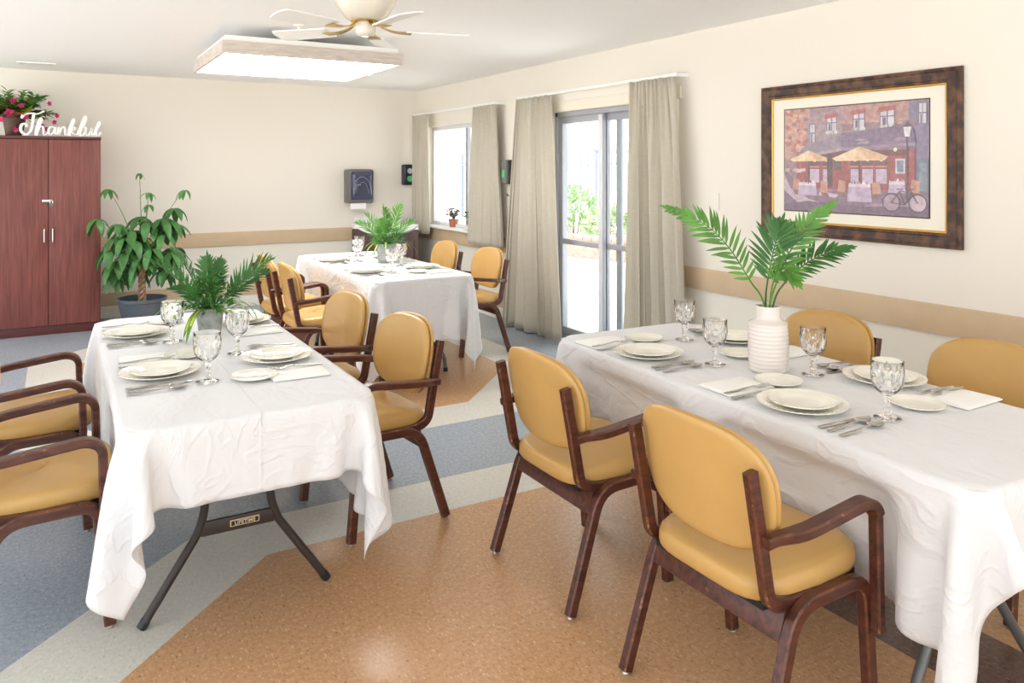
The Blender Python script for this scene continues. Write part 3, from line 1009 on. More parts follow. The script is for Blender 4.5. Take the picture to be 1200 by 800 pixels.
# ------------------------------------------------------------------ tablecloths: a small cloth solver drapes each one
def drape(name, label, tab, side, end, seed, steps=150, shift=(0, 0)):
    (tx, ty), rz = TABLES[tab]
    hw, hl, top, rc = TW / 2 + 0.002, TL / 2 + 0.002, TH + 0.002, 0.05
    dx, dy = hw / 13, hl / 32
    side_p, side_m = (side, side) if not isinstance(side, tuple) else side      # +x, -x overhang
    end_p, end_m = (end, end) if not isinstance(end, tuple) else end            # +y, -y overhang
    kx0, kx1 = round(side_m / dx), round(side_p / dx)
    ky0, ky1 = round(end_m / dy), round(end_p / dy)
    xs = (np.arange(-13 - kx0, 14 + kx1)) * dx
    ys = (np.arange(-32 - ky0, 33 + ky1)) * dy
    GX, GY = np.meshgrid(xs, ys, indexing='ij')
    nx, ny = GX.shape
    rng = np.random.RandomState(seed)
    P = np.zeros((nx, ny, 3))
    ox = np.clip(np.abs(GX) - hw, 0, None); oy = np.clip(np.abs(GY) - hl, 0, None)
    P[..., 0] = np.clip(GX, -hw, hw) + np.sign(GX) * ox * 0.55
    P[..., 1] = np.clip(GY, -hl, hl) + np.sign(GY) * oy * 0.55
    P[..., 2] = top - 0.83 * np.hypot(ox, oy)
    P[..., :2] += rng.normal(0, 0.0025, P[..., :2].shape) * (P[..., 2:3] < top)
    qx = np.abs(GX) - (hw - rc); qy = np.abs(GY) - (hl - rc)
    sdf0 = np.hypot(np.clip(qx, 0, None), np.clip(qy, 0, None)) + np.minimum(np.maximum(qx, qy), 0) - rc
    pin = sdf0 < 0.0005
    P[pin] = np.stack([GX, GY, np.full_like(GX, top)], -1)[pin]
    wgt = np.where(pin, 0.0, 1.0)
    # chairs pressed against this cloth, in table space
    cr, sr = math.cos(-rz), math.sin(-rz)
    push = []
    for (cx, cy, a, _, _) in CHAIRS:
        lx, ly = cx - tx, cy - ty
        lx, ly = lx * cr - ly * sr, lx * sr + ly * cr
        if abs(lx) < 1.5 and abs(ly) < 1.5:
            push.append((lx, ly, math.cos(a - rz), math.sin(a - rz)))
    V = np.zeros_like(P)
    cons = []

    def addc(sa, sb, rest, stiff):
        cons.append((sa, sb, rest, stiff))
    S = slice
    for st in (0, 1):
        addc((S(st, nx - 1, 2), S(None)), (S(st + 1, nx, 2), S(None)), dx, 1.0)
        addc((S(None), S(st, ny - 1, 2)), (S(None), S(st + 1, ny, 2)), dy, 1.0)
    dg = math.hypot(dx, dy)
    for st in (0, 1):
        addc((S(st, nx - 1, 2), S(0, ny - 1)), (S(st + 1, nx, 2), S(1, ny)), dg, 0.6)
        addc((S(st, nx - 1, 2), S(1, ny)), (S(st + 1, nx, 2), S(0, ny - 1)), dg, 0.6)
    for st in (0, 1, 2, 3):
        addc((S(st, nx - 2, 4), S(None)), (S(st + 2, nx, 4), S(None)), 2 * dx, 0.05)
        addc((S(None), S(st, ny - 2, 4)), (S(None), S(st + 2, ny, 4)), 2 * dy, 0.05)
    def mk(sa, sb, rest, k):
        A = np.zeros((nx, ny), bool)
        ia = np.arange(nx * ny).reshape(nx, ny)
        a = ia[sa]; b = ia[sb]
        n0 = min(a.shape[0], b.shape[0]); n1 = min(a.shape[1], b.shape[1])
        a = a[:n0, :n1].ravel(); b = b[:n0, :n1].ravel()
        wf = wgt.ravel()
        ok = (wf[a] + wf[b]) > 0
        a, b = a[ok], b[ok]
        ws = wf[a] + wf[b]
        return a, b, rest, (wf[a] / ws * k)[:, None], (wf[b] / ws * k)[:, None]
    C = [mk(*c) for c in cons]
    Pf = P.reshape(-1, 3); wf = wgt.ravel(); free = wf > 0
    Vf = np.zeros_like(Pf)
    dt = 0.02
    for it in range(steps):
        damp = 0.90 if it < steps * 0.6 else 0.75
        Vf *= damp
        Vf[free, 2] -= 9.8 * dt
        old = Pf.copy()
        Pf[free] += Vf[free] * dt
        for k in range(14):
            for (a, b, rest, wa, wb) in C:
                d = Pf[b] - Pf[a]
                l = np.sqrt((d * d).sum(1))[:, None] + 1e-9
                e = d * ((l - rest) / l)
                Pf[a] += e * wa
                Pf[b] -= e * wb
            # the table's edge (rounded in plan)
            x, y, z = Pf[:, 0], Pf[:, 1], Pf[:, 2]
            ax, ay = np.abs(x) - (hw - rc), np.abs(y) - (hl - rc)
            cxp, cyp = np.clip(ax, 0, None), np.clip(ay, 0, None)
            hyp = np.hypot(cxp, cyp)
            sd = hyp + np.minimum(np.maximum(ax, ay), 0) - rc
            hit = free & (sd < 0.004) & (z < top - 0.002) & (z > top - 0.07)
            if hit.any():
                h = np.where(hit)[0]
                inn = hyp[h] < 1e-6
                gx = np.where(inn, (ax[h] > ay[h]) * 1.0, cxp[h] / (hyp[h] + 1e-9)) * np.sign(x[h])
                gy = np.where(inn, (ax[h] <= ay[h]) * 1.0, cyp[h] / (hyp[h] + 1e-9)) * np.sign(y[h])
                m = 0.004 - sd[h]
                Pf[h, 0] += gx * m; Pf[h, 1] += gy * m
            # chair fronts hold the cloth in
            for (px, py, fx, fy) in push:
                rx_, ry_ = Pf[:, 0] - px, Pf[:, 1] - py
                lx = rx_ * fx + ry_ * fy; ly = -rx_ * fy + ry_ * fx
                for (lim, hwid, za, zb) in ((0.458, 0.305, 0.26, 0.655), (0.475, 0.255, 0.34, 0.51)):
                    hit = free & (lx < lim) & (lx > 0.1) & (np.abs(ly) < hwid) & (Pf[:, 2] > za) & (Pf[:, 2] < zb)
                    if hit.any():
                        m = (lim - lx[hit]) * 0.5
                        Pf[hit, 0] += fx * m; Pf[hit, 1] += fy * m
        Vf = (Pf - old) / dt
        sp = np.sqrt((Vf * Vf).sum(1))[:, None]
        Vf *= np.minimum(1.0, 2.5 / (sp + 1e-9))
    idx = np.arange(nx * ny).reshape(nx, ny)
    fs = np.stack([idx[:-1, :-1], idx[1:, :-1], idx[1:, 1:], idx[:-1, 1:]], -1).reshape(-1, 4)
    mb = MB(); mb.add(Pf.tolist(), fs.tolist())
    o = mb.build(name, M['cloth'], angle=0)
    o.location = (tx, ty, 0); o.rotation_euler = (0, 0, rz)
    # a firmer fold where the cloth turns over the table's edge
    near = np.zeros((nx, ny), bool)
    fr_ = ~pin
    near[1:] |= fr_[:-1]; near[:-1] |= fr_[1:]; near[:, 1:] |= fr_[:, :-1]; near[:, :-1] |= fr_[:, 1:]
    rim = (pin & near).ravel()
    cr_ = o.data.attributes.new('crease_edge', 'FLOAT', 'EDGE')
    cr_.data.foreach_set('value', [0.55 if rim[e.vertices[0]] and rim[e.vertices[1]] and (abs(GX.ravel()[e.vertices[0]] - GX.ravel()[e.vertices[1]]) < 1e-6 or abs(GY.ravel()[e.vertices[0]] - GY.ravel()[e.vertices[1]]) < 1e-6) and (abs(abs(GX.ravel()[e.vertices[0]]) - hw) < 1e-6) != (abs(abs(GY.ravel()[e.vertices[0]]) - hl) < 1e-6) else 0.0 for e in o.data.edges])
    s_ = o.modifiers.new('smooth', 'SUBSURF'); s_.boundary_smooth = 'PRESERVE_CORNERS'; s_.levels = 1; s_.render_levels = 1
    so = o.modifiers.new('thickness', 'SOLIDIFY'); so.thickness = 0.0018; so.offset = -1
    tag(o, label, 'tablecloth', 'white tablecloths')
    return o


drape('tablecloth', 'white tablecloth on the table in front of the tall cabinet', 'cab', 0.40, 0.245, 1)
drape('tablecloth', 'white tablecloth under the white ribbed vase', 'vase', 0.40, (0.225, 0.19), 2)
drape('tablecloth', 'white tablecloth on the sink-side table with the square pot', 'sink', 0.40, 0.42, 3)

# ------------------------------------------------------------------ tableware prototypes
ZT = TH + 0.0045      # cloth surface


def plate_mesh(R, h, scal):
    def rf(r, z, t, k):
        return r * (1 + (scal * math.cos(24 * t) if r > R * 0.8 else 0))
    mb = MB()
    prof = [(0.0005, 0.004), (R * .55, 0.004), (R * .62, 0.0055), (R * .68, h * .45), (R * .74, h * .60), (R * .9, h * .85), (R * .985, h), (R, h + .001), (R * .995, h - .002),
            (R * .9, h * .85 - .004), (R * .7, h * .35 - .002), (R * .62, 0.0012), (R * .60, 0.0), (R * .55, 0.0), (R * .52, 0.002), (0.0005, 0.002)]
    mb.lathe(prof, 72, rfun=rf)
    # low basket-weave beading on the rim
    for k in range(36):
        t = 2 * PI * k / 36
        for rr in (0.80, 0.90):
            zz = h * (0.69 if rr < .85 else 0.85)
            r_ = R * 0.022
            c = Vector((R * rr * math.cos(t), R * rr * math.sin(t), zz - r_ * 0.55))
            vs = []; fs = []
            for i, (q, dz) in enumerate(((1.0, 0.0), (0.75, 0.66), (0.0, 1.0))):
                for j in range(6):
                    a = 2 * PI * j / 6
                    vs.append(c + Vector((r_ * q * math.cos(a) * 1.2, r_ * q * math.sin(a) * 1.2, r_ * dz)))
            for i in range(2):
                for j in range(6):
                    a = i * 6 + j; b = i * 6 + (j + 1) % 6
                    fs.append((a, b, b + 6, a + 6))
            mb.add(vs, fs)
    return mb


def flat_sweep(mb, st, seg_cap=True):
    """cutlery: stations (x, half width, z, half thickness) along +x"""
    vs, fs = [], []
    for (x, w, z, h) in st:
        for (a, b) in ((-1, 0), (-.6, 1), (.6, 1), (1, 0), (.6, -1), (-.6, -1)):
            vs.append((x, a * w, z + b * h))
    n = len(st)
    for i in range(n - 1):
        for j in range(6):
            p = i * 6 + j; q = i * 6 + (j + 1) % 6
            fs.append((p, q, q + 6, p + 6))
    fs.append(tuple(range(6))[::-1]); fs.append(tuple(range((n - 1) * 6, n * 6)))
    mb.add(vs, fs)


HANDLE = [(0, .0065, .0022, .0012), (.004, .0085, .0024, .0015), (.05, .0078, .0035, .0016), (.09, .0048, .0062, .0017), (.11, .0038, .008, .0018), (.125, .0042, .0085, .0016)]


def fork_mesh():
    mb = MB()
    flat_sweep(mb, HANDLE + [(.138, .008, .0075, .0011), (.148, .0115, .0055, .0009), (.160, .0115, .0045, .0008)])
    for k in range(4):
        y = (k - 1.5) * 0.0063
        m2 = MB(); flat_sweep(m2, [(.158, .0022, .0046, .0008), (.175, .002, .0060, .0008), (.198, .0012, .0105, .0006)])
        mb.add([(a, b + y, c) for (a, b, c) in m2.v], m2.f)
    return mb


def spoon_mesh():
    mb = MB()
    flat_sweep(mb, HANDLE + [(.132, .0055, .008, .0012)])
    n, m = 12, 8
    vs, fs = [], []
    for side in (0, 1):
        for i in range(n + 1):
            t = i / n
            x = .130 + .062 * t
            w = .0205 * (math.sin(PI * min(1, max(0.0, t * 0.96 + 0.04)) ** 0.9) ** 0.7) + .001
            for j in range(m + 1):
                v = (j / m - .5) * 2
                dep = 0.009 * (1 - v * v) * math.sin(PI * min(1, t * .9 + .08))
                vs.append((x, w * v, .0105 - dep + (0.0 if side else -0.0009)))
    a0 = (n + 1) * (m + 1)
    for s_ in (0, 1):
        for i in range(n):
            for j in range(m):
                a = s_ * a0 + i * (m + 1) + j
                fs.append((a, a + 1, a + m + 2, a + m + 1))
    mb.add(vs, fs)
    return mb


def knife_mesh():
    mb = MB()
    flat_sweep(mb, [(0, .006, .003, .002), (.005, .0085, .003, .0028), (.06, .0080, .003, .0030), (.095, .0058, .003, .0028), (.105, .0065, .003, .0012),
                    (.12, .0095, .003, .0009), (.18, .0105, .003, .0009), (.205, .008, .003, .0008), (.218, .002, .003, .0006)])
    return mb


def goblet_mesh():
    def rf(r, z, t, k):
        if 0.082 < z < 0.158 and r > 0.02 and k < 24:      # outer wall, cut diamonds
            a = abs(((t * 7 / PI + z * 95) % 2) - 1); b = abs(((t * 7 / PI - z * 95) % 2) - 1)
            return r + 0.0040 * (0.5 - min(a, b)) * 2 * min(1, (z - .082) / .012) * min(1, (0.158 - z) / .01)
        if z < 0.012 and r > 0.012 and k < 24:
            return r * (1 + 0.012 * math.cos(24 * t))
        return r
    out = [(0.0005, 0.0), (0.037, 0.0), (0.0395, 0.0025), (0.037, 0.0055), (0.022, 0.009), (0.011, 0.013), (0.0085, 0.02), (0.011, 0.027), (0.0085, 0.034), (0.0105, 0.041),
           (0.0085, 0.048), (0.0125, 0.056), (0.0095, 0.063), (0.013, 0.070), (0.024, 0.077), (0.033, 0.086), (0.0385, 0.097), (0.0415, 0.109), (0.043, 0.121), (0.0438, 0.133),
           (0.0442, 0.145), (0.0446, 0.157), (0.0452, 0.170), (0.0454, 0.174)]
    inn = [(0.0440, 0.1745), (0.0425, 0.170), (0.0410, 0.150), (0.0400, 0.130), (0.0375, 0.108), (0.031, 0.093), (0.018, 0.083), (0.0005, 0.080)]
    mb = MB(); mb.lathe(out + inn, 84, rfun=rf)
    return mb


def napkin_mesh():
    mb = MB()
    mb.box((0, 0, 0.0025), (0.205, 0.155, 0.005), bev=0.0018)
    mb.box((0.002, -0.002, 0.0065), (0.196, 0.150, 0.003), bev=0.0012)
    return mb


SETTINGS = []
# table, facing angle, plate xy, bread xy, goblet xy (None -> not in view), phrase
ST = [
    ('vase', 0, (2.024, 1.643), (2.179, 1.869), (2.151, 1.437), 'front aisle-side setting of the vase table'),
    ('vase', 0, (2.053, 2.411), (2.220, 2.640), (2.173, 2.165), 'door-end aisle-side setting of the vase table'),
    ('vase', PI, (2.525, 1.700), (2.343, 1.463), (2.372, 1.877), 'front wall-side setting of the vase table'),
    ('vase', PI, (2.560, 2.428), (2.372, 2.222), (2.371, 2.545), 'door-end wall-side setting of the vase table'),
    ('cab', 0, (0.329, 3.086), (0.450, 3.335), (0.460, 2.896), 'front cabinet-side setting of the long-frond pot table'),
    ('cab', 0, (0.315, 3.871), (0.46, 4.11), (0.436, 3.644), 'cabinet-end setting beside the money tree'),
    ('cab', PI, (0.751, 3.110), (0.614, 2.867), (0.635, 3.275), 'front aisle-side setting of the long-frond pot table'),
    ('cab', PI, (0.785, 3.94), None, None, 'aisle-side setting behind the long-frond pot'),
    ('sink', 0, (1.950, 5.392), (2.10, 5.62), (2.088, 5.262), 'front setting of the sink-side table, away from window'),
    ('sink', 0, (1.960, 6.194), (2.10, 6.42), (2.107, 6.05), 'sink-end setting of the sink-side table, away from window'),
    ('sink', PI, (2.389, 5.415), (2.27, 5.20), (2.297, 5.594), 'front window-side setting of the sink-side table'),
    ('sink', PI, (2.42, 6.20), None, (2.25, 6.42), 'sink-end window-side setting of the sink-side table'),
]
PROTO = {}


def place(kind, mesh_fn, mat, x, y, z, rz, label, cat, group):
    if kind not in PROTO:
        o = mesh_fn().build(kind, mat, angle=35)
        PROTO[kind] = o
    else:
        o = PROTO[kind].copy(); COL.objects.link(o)
    o.location = (x, y, z); o.rotation_euler = (0, 0, rz)
    tag(o, label, cat, group)
    return o


rnd = random.Random(21)
GN = {'vase': 'on the vase table', 'cab': 'on the long-frond pot table', 'sink': 'on the sink-side table'}
for (tb, a, pl, br, gb, ph) in ST:
    fx, fy = math.cos(a), math.sin(a)
    lx, ly = -fy, fx            # the diner's left
    j = lambda s=0.004: rnd.uniform(-s, s)
    ra = a + rnd.uniform(-.03, .03)

    def at(f, l):
        return pl[0] + fx * f + lx * l, pl[1] + fy * f + ly * l
    place('dinner_plate', lambda: plate_mesh(0.137, 0.019, 0.006), M['china'], pl[0], pl[1], ZT, rnd.uniform(0, 6), 'large ivory dinner plate, ' + ph, 'plate', 'dinner plates ' + GN[tb])
    place('salad_plate', lambda: plate_mesh(0.102, 0.016, 0.006), M['china'], pl[0] + j(), pl[1] + j(), ZT + 0.0085, rnd.uniform(0, 6), 'salad plate stacked on dinner plate, ' + ph, 'plate', 'salad plates ' + GN[tb])
    if br: place('bread_plate', lambda: plate_mesh(0.081, 0.013, 0.008), M['china'], br[0], br[1], ZT, rnd.uniform(0, 6), 'small ivory bread plate, ' + ph, 'plate', 'bread plates ' + GN[tb])
    if tb != 'cab' or True:
        x, y = at(-0.015 + j(), 0.262 + j())
        place('napkin', napkin_mesh, M['napkin'], x, y, ZT, ra, 'folded white napkin, ' + ph, 'napkin', 'napkins ' + GN[tb])
    for k, (f, l, nm) in enumerate(((-0.125, 0.205, 'outer fork on the napkin edge, '), (-0.130, 0.166, 'inner fork beside the plate, '))):
        x, y = at(f + j(), l)
        place('fork', fork_mesh, M['steel'], x, y, ZT + (0.0085 if l > 0.18 else 0.0005), ra + rnd.uniform(-.03, .03), 'steel ' + nm + ph, 'fork', 'forks ' + GN[tb])
    x, y = at(-0.125 + j(), -0.160)
    place('knife', knife_mesh, M['steel'], x, y, ZT, a + rnd.uniform(-.05, .05), 'steel table knife, ' + ph, 'knife', 'knives ' + GN[tb])
    for l, nm in ((-0.194, 'inner spoon beside the knife, '), (-0.236, 'outermost spoon, ')):
        x, y = at(-0.13 + j(), l)
        place('spoon', spoon_mesh, M['steel'], x, y, ZT, a + rnd.uniform(.0, .07), 'steel ' + nm + ph, 'spoon', 'spoons ' + GN[tb])
    if gb:
        place('goblet', goblet_mesh, M['crystal'], gb[0], gb[1], ZT + 0.0005, rnd.uniform(0, 6), 'pressed-glass goblet, ' + ph, 'goblet', 'goblets ' + GN[tb])


# ------------------------------------------------------------------ palm fronds in the white vase
def frond_into(mb, base, d, L, n, lw, ll, curl, seed, up=(0, 0, 1), stem_r=0.004, start=0.35, mi=0, flat=0.35):
    rnd = random.Random(seed)
    p = Vector(base); dd = Vector(d).normalized()
    pts = [p.copy()]; dirs = [dd.copy()]
    N = 22
    for i in range(N):
        dd = (dd + Vector((0, 0, -1)) * curl / N * (0.3 + 1.4 * i / N)).normalized()
        p = p + dd * (L / N)
        pts.append(p.copy()); dirs.append(dd.copy())
    mb.tube(pts, [stem_r * (1 - 0.75 * i / N) for i in range(N + 1)], 6, mi=mi)
    for k in range(n):
        t = start + (1 - start) * (k + 0.5) / n
        q = t * N; i = int(q); fr = q - i
        b = pts[i].lerp(pts[min(i + 1, N)], fr)
        dr = dirs[i]
        u = Vector(up)
        side = dr.cross(u)
        if side.length < 0.05:
            side = dr.cross(Vector((0.3, 1, 0)))
        side.normalize()
        nrm = side.cross(dr).normalized()
        env = math.sin(PI * (0.16 + 0.80 * (k + .5) / n)) ** 0.7
        for s_ in (-1, 1):
            ang = 0.95 - 0.55 * (k / n) + rnd.uniform(-.08, .08)
            ld = (dr * math.cos(ang) + side * s_ * math.sin(ang) + nrm * (flat + rnd.uniform(-.1, .1)))
            mb.leaf(b, ld, nrm, ll * env * rnd.uniform(.9, 1.08), lw, 0.35, 5, 0.18, mi, 0.8)
    mb.leaf(pts[-1], dirs[-1], (0, 0, 1), ll * .5, lw, 0.2, 4, .1, mi)


VX, VY = 2.283, 2.005
def vase_r(r, z, t, k):
    return r
vp = [(0.0005, 0.0), (0.062, 0.0), (0.067, 0.004)]
for i in range(1, 61):
    z = 0.004 + 0.172 * i / 60
    base = 0.067 + 0.006 * math.sin(PI * i / 60 * .9)
    vp.append((base + 0.0007 * math.sin(i * PI / 2.6), z))
for i in range(1, 9):
    t = i / 8
    vp.append((0.0712 - 0.0262 * (0.5 - 0.5 * math.cos(PI * t)), 0.176 + 0.020 * t))
for i in range(1, 13):
    z = 0.196 + 0.040 * i / 12
    vp.append((0.045 - 0.001 * math.sin(PI * i / 12) + 0.0005 * math.sin(i * 2.2), z))
vp += [(0.0455, 0.2385), (0.0435, 0.241), (0.0405, 0.239), (0.0395, 0.20), (0.063, 0.17), (0.062, 0.02), (0.0005, 0.012)]
mb = MB(); mb.lathe(vp, 56)
o = mb.build('vase', M['vase'], angle=50, loc=(VX, VY, ZT))
tag(o, 'white ribbed ceramic vase of palm fronds on the table', 'vase')
# each: rim offset, frond root, axis points (relative to the vase), leaflet length
def vase_frond(label, mt, axis, ll, n, face, seed, lw=0.013):
    rnd = random.Random(seed)
    A = [Vector(p) for p in axis]
    A = [A[0] * 2 - A[1]] + A + [A[-1] * 2 - A[-2]]
    pts = []
    for i in range(1, len(A) - 2):
        for k in range(9):
            t = k / 9
            pts.append(0.5 * ((2 * A[i]) + (A[i + 1] - A[i - 1]) * t + (2 * A[i - 1] - 5 * A[i] + 4 * A[i + 1] - A[i + 2]) * t * t + (3 * A[i] - A[i - 1] - 3 * A[i + 1] + A[i + 2]) * t ** 3))
    pts.append(A[-2])
    N = len(pts) - 1
    mb = MB()
    mb.tube(pts, [.0042 * (1 - .7 * i / N) for i in range(N + 1)], 6)
    i0 = next(i for i in range(N) if pts[i].z > 0.243 + 0.085)
    up = Vector(face)
    for k in range(n):
        q = i0 + (N - i0) * (k + .5) / n
        i = int(q)
        b = pts[i].lerp(pts[min(i + 1, N)], q - i)
        dr = (pts[min(i + 1, N)] - pts[i]).normalized()
        side = dr.cross(up).normalized(); nrm = side.cross(dr).normalized()
        f = (k + .5) / n
        env = (0.55 + 0.45 * math.sin(PI * min(1, f * 1.25))) * (1 if f < .75 else 1 - (f - .75) * 1.9)
        for s_ in (-1, 1):
            a = 0.92 - 0.5 * f + rnd.uniform(-.1, .1)
            d = dr * math.cos(a) + side * s_ * math.sin(a) + nrm * rnd.uniform(-.05, .25)
            mb.leaf(b, d, nrm, ll * env * rnd.uniform(.92, 1.08), lw, rnd.uniform(.15, .4), 6, .15, 0, .75)
    mb.leaf(pts[-1] - dr * .01, dr, up, ll * .5, lw, .1, 4, .1, 0, .75)
    o = mb.build('palm_frond', M[mt], angle=60, loc=(VX, VY, ZT))
    tag(o, label, 'palm frond', 'palm fronds in the vase')


CAMD = Vector((-.75, -.66, .25))
vase_frond('palm frond in the vase leaning towards the curtain', 'palm_l', [(.018, -.012, .02), (-.012, .008, .243), (-.055, .035, .33), (-.125, .08, .46), (-.20, .13, .545), (-.305, .20, .600)], .098, 21, CAMD, 1)
vase_frond('tall palm frond in the vase, upright before the picture', 'palm_l', [(-.012, .01, .02), (.006, -.004, .243), (.03, -.02, .34), (.075, -.05, .46), (.125, -.085, .545), (.195, -.125, .615)], .085, 20, CAMD, 2)
vase_frond('palm frond in the vase arching towards the wall chair', 'palm', [(-.02, .01, .02), (.018, -.008, .243), (.055, -.03, .325), (.12, -.07, .395), (.19, -.11, .435), (.265, -.15, .455)], .085, 19, CAMD + Vector((0, 0, .6)), 3)
vase_frond('dark middle palm frond in the vase, fanned above the rim', 'palm', [(.012, .02, .02), (.002, .014, .243), (.008, .010, .33), (.022, .0, .42), (.035, -.01, .49), (.045, -.02, .54)], .125, 17, CAMD, 4, .0145)
vase_frond('short palm frond in the vase drooping over its rim towards the camera', 'palm_l', [(.0, .02, .02), (-.006, -.012, .243), (-.012, -.03, .32), (-.02, -.06, .37), (-.02, -.10, .375), (-.012, -.135, .345)], .095, 15, Vector((-.5, -.3, .8)), 5, .0145)


# ------------------------------------------------------------------ potted centrepieces
def centrepiece(name, label, x, y, seed, fr, sq, spider, h, r0, r1, mass=150, mats=('palm', 'leaf')):
    rnd = random.Random(seed)
    t = thing(name, label, 'potted plant', (x, y, ZT), 0.0)
    mb = MB()
    prof = [(0.0005, 0), (r0 * .96, 0), (r0, .004), (r1, h - .004), (r1 - .003, h), (r1 - .010, h), (r1 - .013, h - .02), (0.0005, h - .02)]
    mb.lathe(prof, 64, sq=sq)
    pot = mb.build('pot', M['concrete'], t, angle=50)
    mb = MB(); mb.lathe([(r1 - .013, h - .022), (r1 * .5, h - .012), (0.0005, h - .008)], 24, sq=sq); mb.build('soil', M['soil'], t)
    for i, (d, L, cu, ll) in enumerate(fr):
        mb = MB()
        frond_into(mb, (d[0] * .02, d[1] * .02, h - .02), d, L, 19, 0.0105, ll, cu, seed * 10 + i, up=(d[1] * .6, -d[0] * .6, 0.9), start=0.3)
        mb.build('palm_frond', M[mats[0]], t, angle=60)
    mb = MB()
    for i in range(mass):
        th = rnd.uniform(0, 2 * PI); rr = r1 * rnd.uniform(.2, 1.65); zz = h + rnd.uniform(-.02, .13) * (1.5 - rr / (r1 * 1.5))
        d = Vector((math.cos(th) * .9, math.sin(th) * .9, rnd.uniform(-.2, .9)))
        b = Vector((rr * math.cos(th), rr * math.sin(th), zz))
        for q in range(3):
            mb.leaf(b + d.normalized() * q * .012, d + Vector((rnd.uniform(-.7, .7), rnd.uniform(-.7, .7), rnd.uniform(-.3, .5))), (0, 0, 1), rnd.uniform(.020, .036), rnd.uniform(.010, .016), .3, 3)
        if i % 4 == 0:
            mb.tube([(b.x * .3, b.y * .3, h - .015), (b.x * .7, b.y * .7, h + (zz - h) * .7), tuple(b)], .0012, 4)
    mb.build('fern_foliage', M[mats[1]], t, angle=60)
    g = MB()
    for (th, L, dr, el) in spider:
        d = Vector((math.cos(th), math.sin(th), el))
        st = Vector((math.cos(th) * r1 * .6, math.sin(th) * r1 * .6, h - .005))
        g.leaf(st, d, (0, 0, 1), L, .022, dr, 12, .12, 0, .6)
        g.leaf(st + Vector((math.cos(th) * .002, math.sin(th) * .002, .0014)), d, (0, 0, 1), L * .97, .012, dr, 12, .12, 1, .6)
    g.build('spider_blades', [M['palm_l'], M['lime']], t, angle=60)
    return t


centrepiece('potted_palm', 'round grey concrete pot of long dark palm fronds and trailing green-yellow blades', 0.603, 3.726, 5,
            [((0.62, -0.10, 0.75), .34, 0.5, .10), ((0.70, 0.15, 0.62), .30, 0.5, .09), ((-.05, -.12, 1), .25, .5, .08), ((-.62, .1, .95), .33, .7, .09), ((-.35, .35, 1.0), .34, .7, .09),
             ((-.55, -.35, .75), .24, .9, .07), ((.2, .3, 1), .24, .5, .07)], 0,
            [(R0(185), .22, 1.6, 0.9), (R0(205), .17, 1.9, .8), (R0(235), .24, 2.2, 0.5), (R0(225), .19, 2.0, .35), (R0(-60), .15, 2.4, .6), (R0(-10), .28, 1.9, .75), (R0(15), .25, 2.4, .9), (R0(160), .2, 1.8, 1.0), (R0(-35), .2, 2.2, 1.0)],
            0.122, 0.047, 0.062, 230)
centrepiece('potted_palm', 'square grey pot of bright green palm and lily leaves near the sink', 2.300, 5.900, 9,
            [((-.62, -.05, .72), .32, .7, .10), ((-.45, .25, 1), .30, .5, .10), ((.32, .0, 1.0), .34, .35, .10), ((.62, -.2, .85), .28, .6, .09), ((0.0, .2, 1), .30, .3, .10), ((-.3, -.3, .9), .25, .6, .09)], 4.0,
            [(R0(190), .2, 2.2, .6), (R0(215), .18, 2.4, .7), (R0(170), .17, 2.0, .8), (R0(-20), .25, 2.2, .8), (R0(10), .22, 2.0, .8), (R0(245), .15, 2.0, .9)],
            0.152, 0.060, 0.078, 170, ('palm_l', 'leaf'))

# ------------------------------------------------------------------ tall cabinet
cx0, cx1, cy0, cy1, ch_ = -0.470, 0.362, 8.12, 8.72, 1.785
cab = thing('storage_cabinet', 'tall two-door mahogany storage cabinet with chrome pulls against the back wall', 'cabinet', ((cx0 + cx1) / 2, (cy0 + cy1) / 2, 0))
W_, D_ = cx1 - cx0, cy1 - cy0
mb = MB()
mb.box((-W_ / 2 + .01, 0.01, ch_ / 2), (.02, D_ - .02, ch_), bev=.002)
mb.box((W_ / 2 - .01, 0.01, ch_ / 2), (.02, D_ - .02, ch_), bev=.002)
mb.box((0, D_ / 2 - .01, ch_ / 2), (W_ - .04, .02, ch_ - .05))
mb.box((0, 0.01, .09), (W_ - .04, D_ - .04, .02))
mb.build('carcass', M['mahog'], cab)
mb = MB(); mb.box((0, -0.002, ch_ - .012), (W_ + .006, D_ + .006, .026), bev=.003); mb.build('top_panel', M['mahog_d'], cab)
mb = MB(); mb.box((0, -D_ / 2 + .035, .04), (W_ - .002, .03, .08), bev=.002); mb.build('plinth', M['mahog_d'], cab)
for s_ in (-1, 1):
    mb = MB()
    mb.box((s_ * (W_ / 4), -D_ / 2 + .009, (0.085 + ch_ - .03) / 2), (W_ / 2 - .005, .018, ch_ - .03 - .085), bev=.0015)
    d = mb.build('door', M['mahog'], cab)
    mb = MB()
    yh = -D_ / 2
    mb.tube(fillet([(s_ * .033, yh, .955), (s_ * .033, yh - .028, .955), (s_ * .033, yh - .028, .83), (s_ * .033, yh, .83)], .012, 5), .0055, 8)
    mb.build('handle', M['chrome'], d)
mb = MB()
yh = -D_ / 2
mb.box((-.012, yh - .004, 1.205), (.075, .005, .022), bev=.002)
mb.build('hasp', M['chrome'], cab)
pl = thing('padlock', 'small steel padlock hanging from the hasp of the mahogany cabinet', 'padlock', (cab.location.x + .022, cy0 - .012, 1.165))
mb = MB(); mb.box((0, 0, 0), (.034, .014, .034), bev=.003); mb.build('body', M['greyplas'], pl)
mb = MB(); mb.tube(fillet([(-.011, 0, .015), (-.011, 0, .045), (.011, 0, .045), (.011, 0, .015)], .011, 6), .0034, 8); mb.build('shackle', M['chrome'], pl)

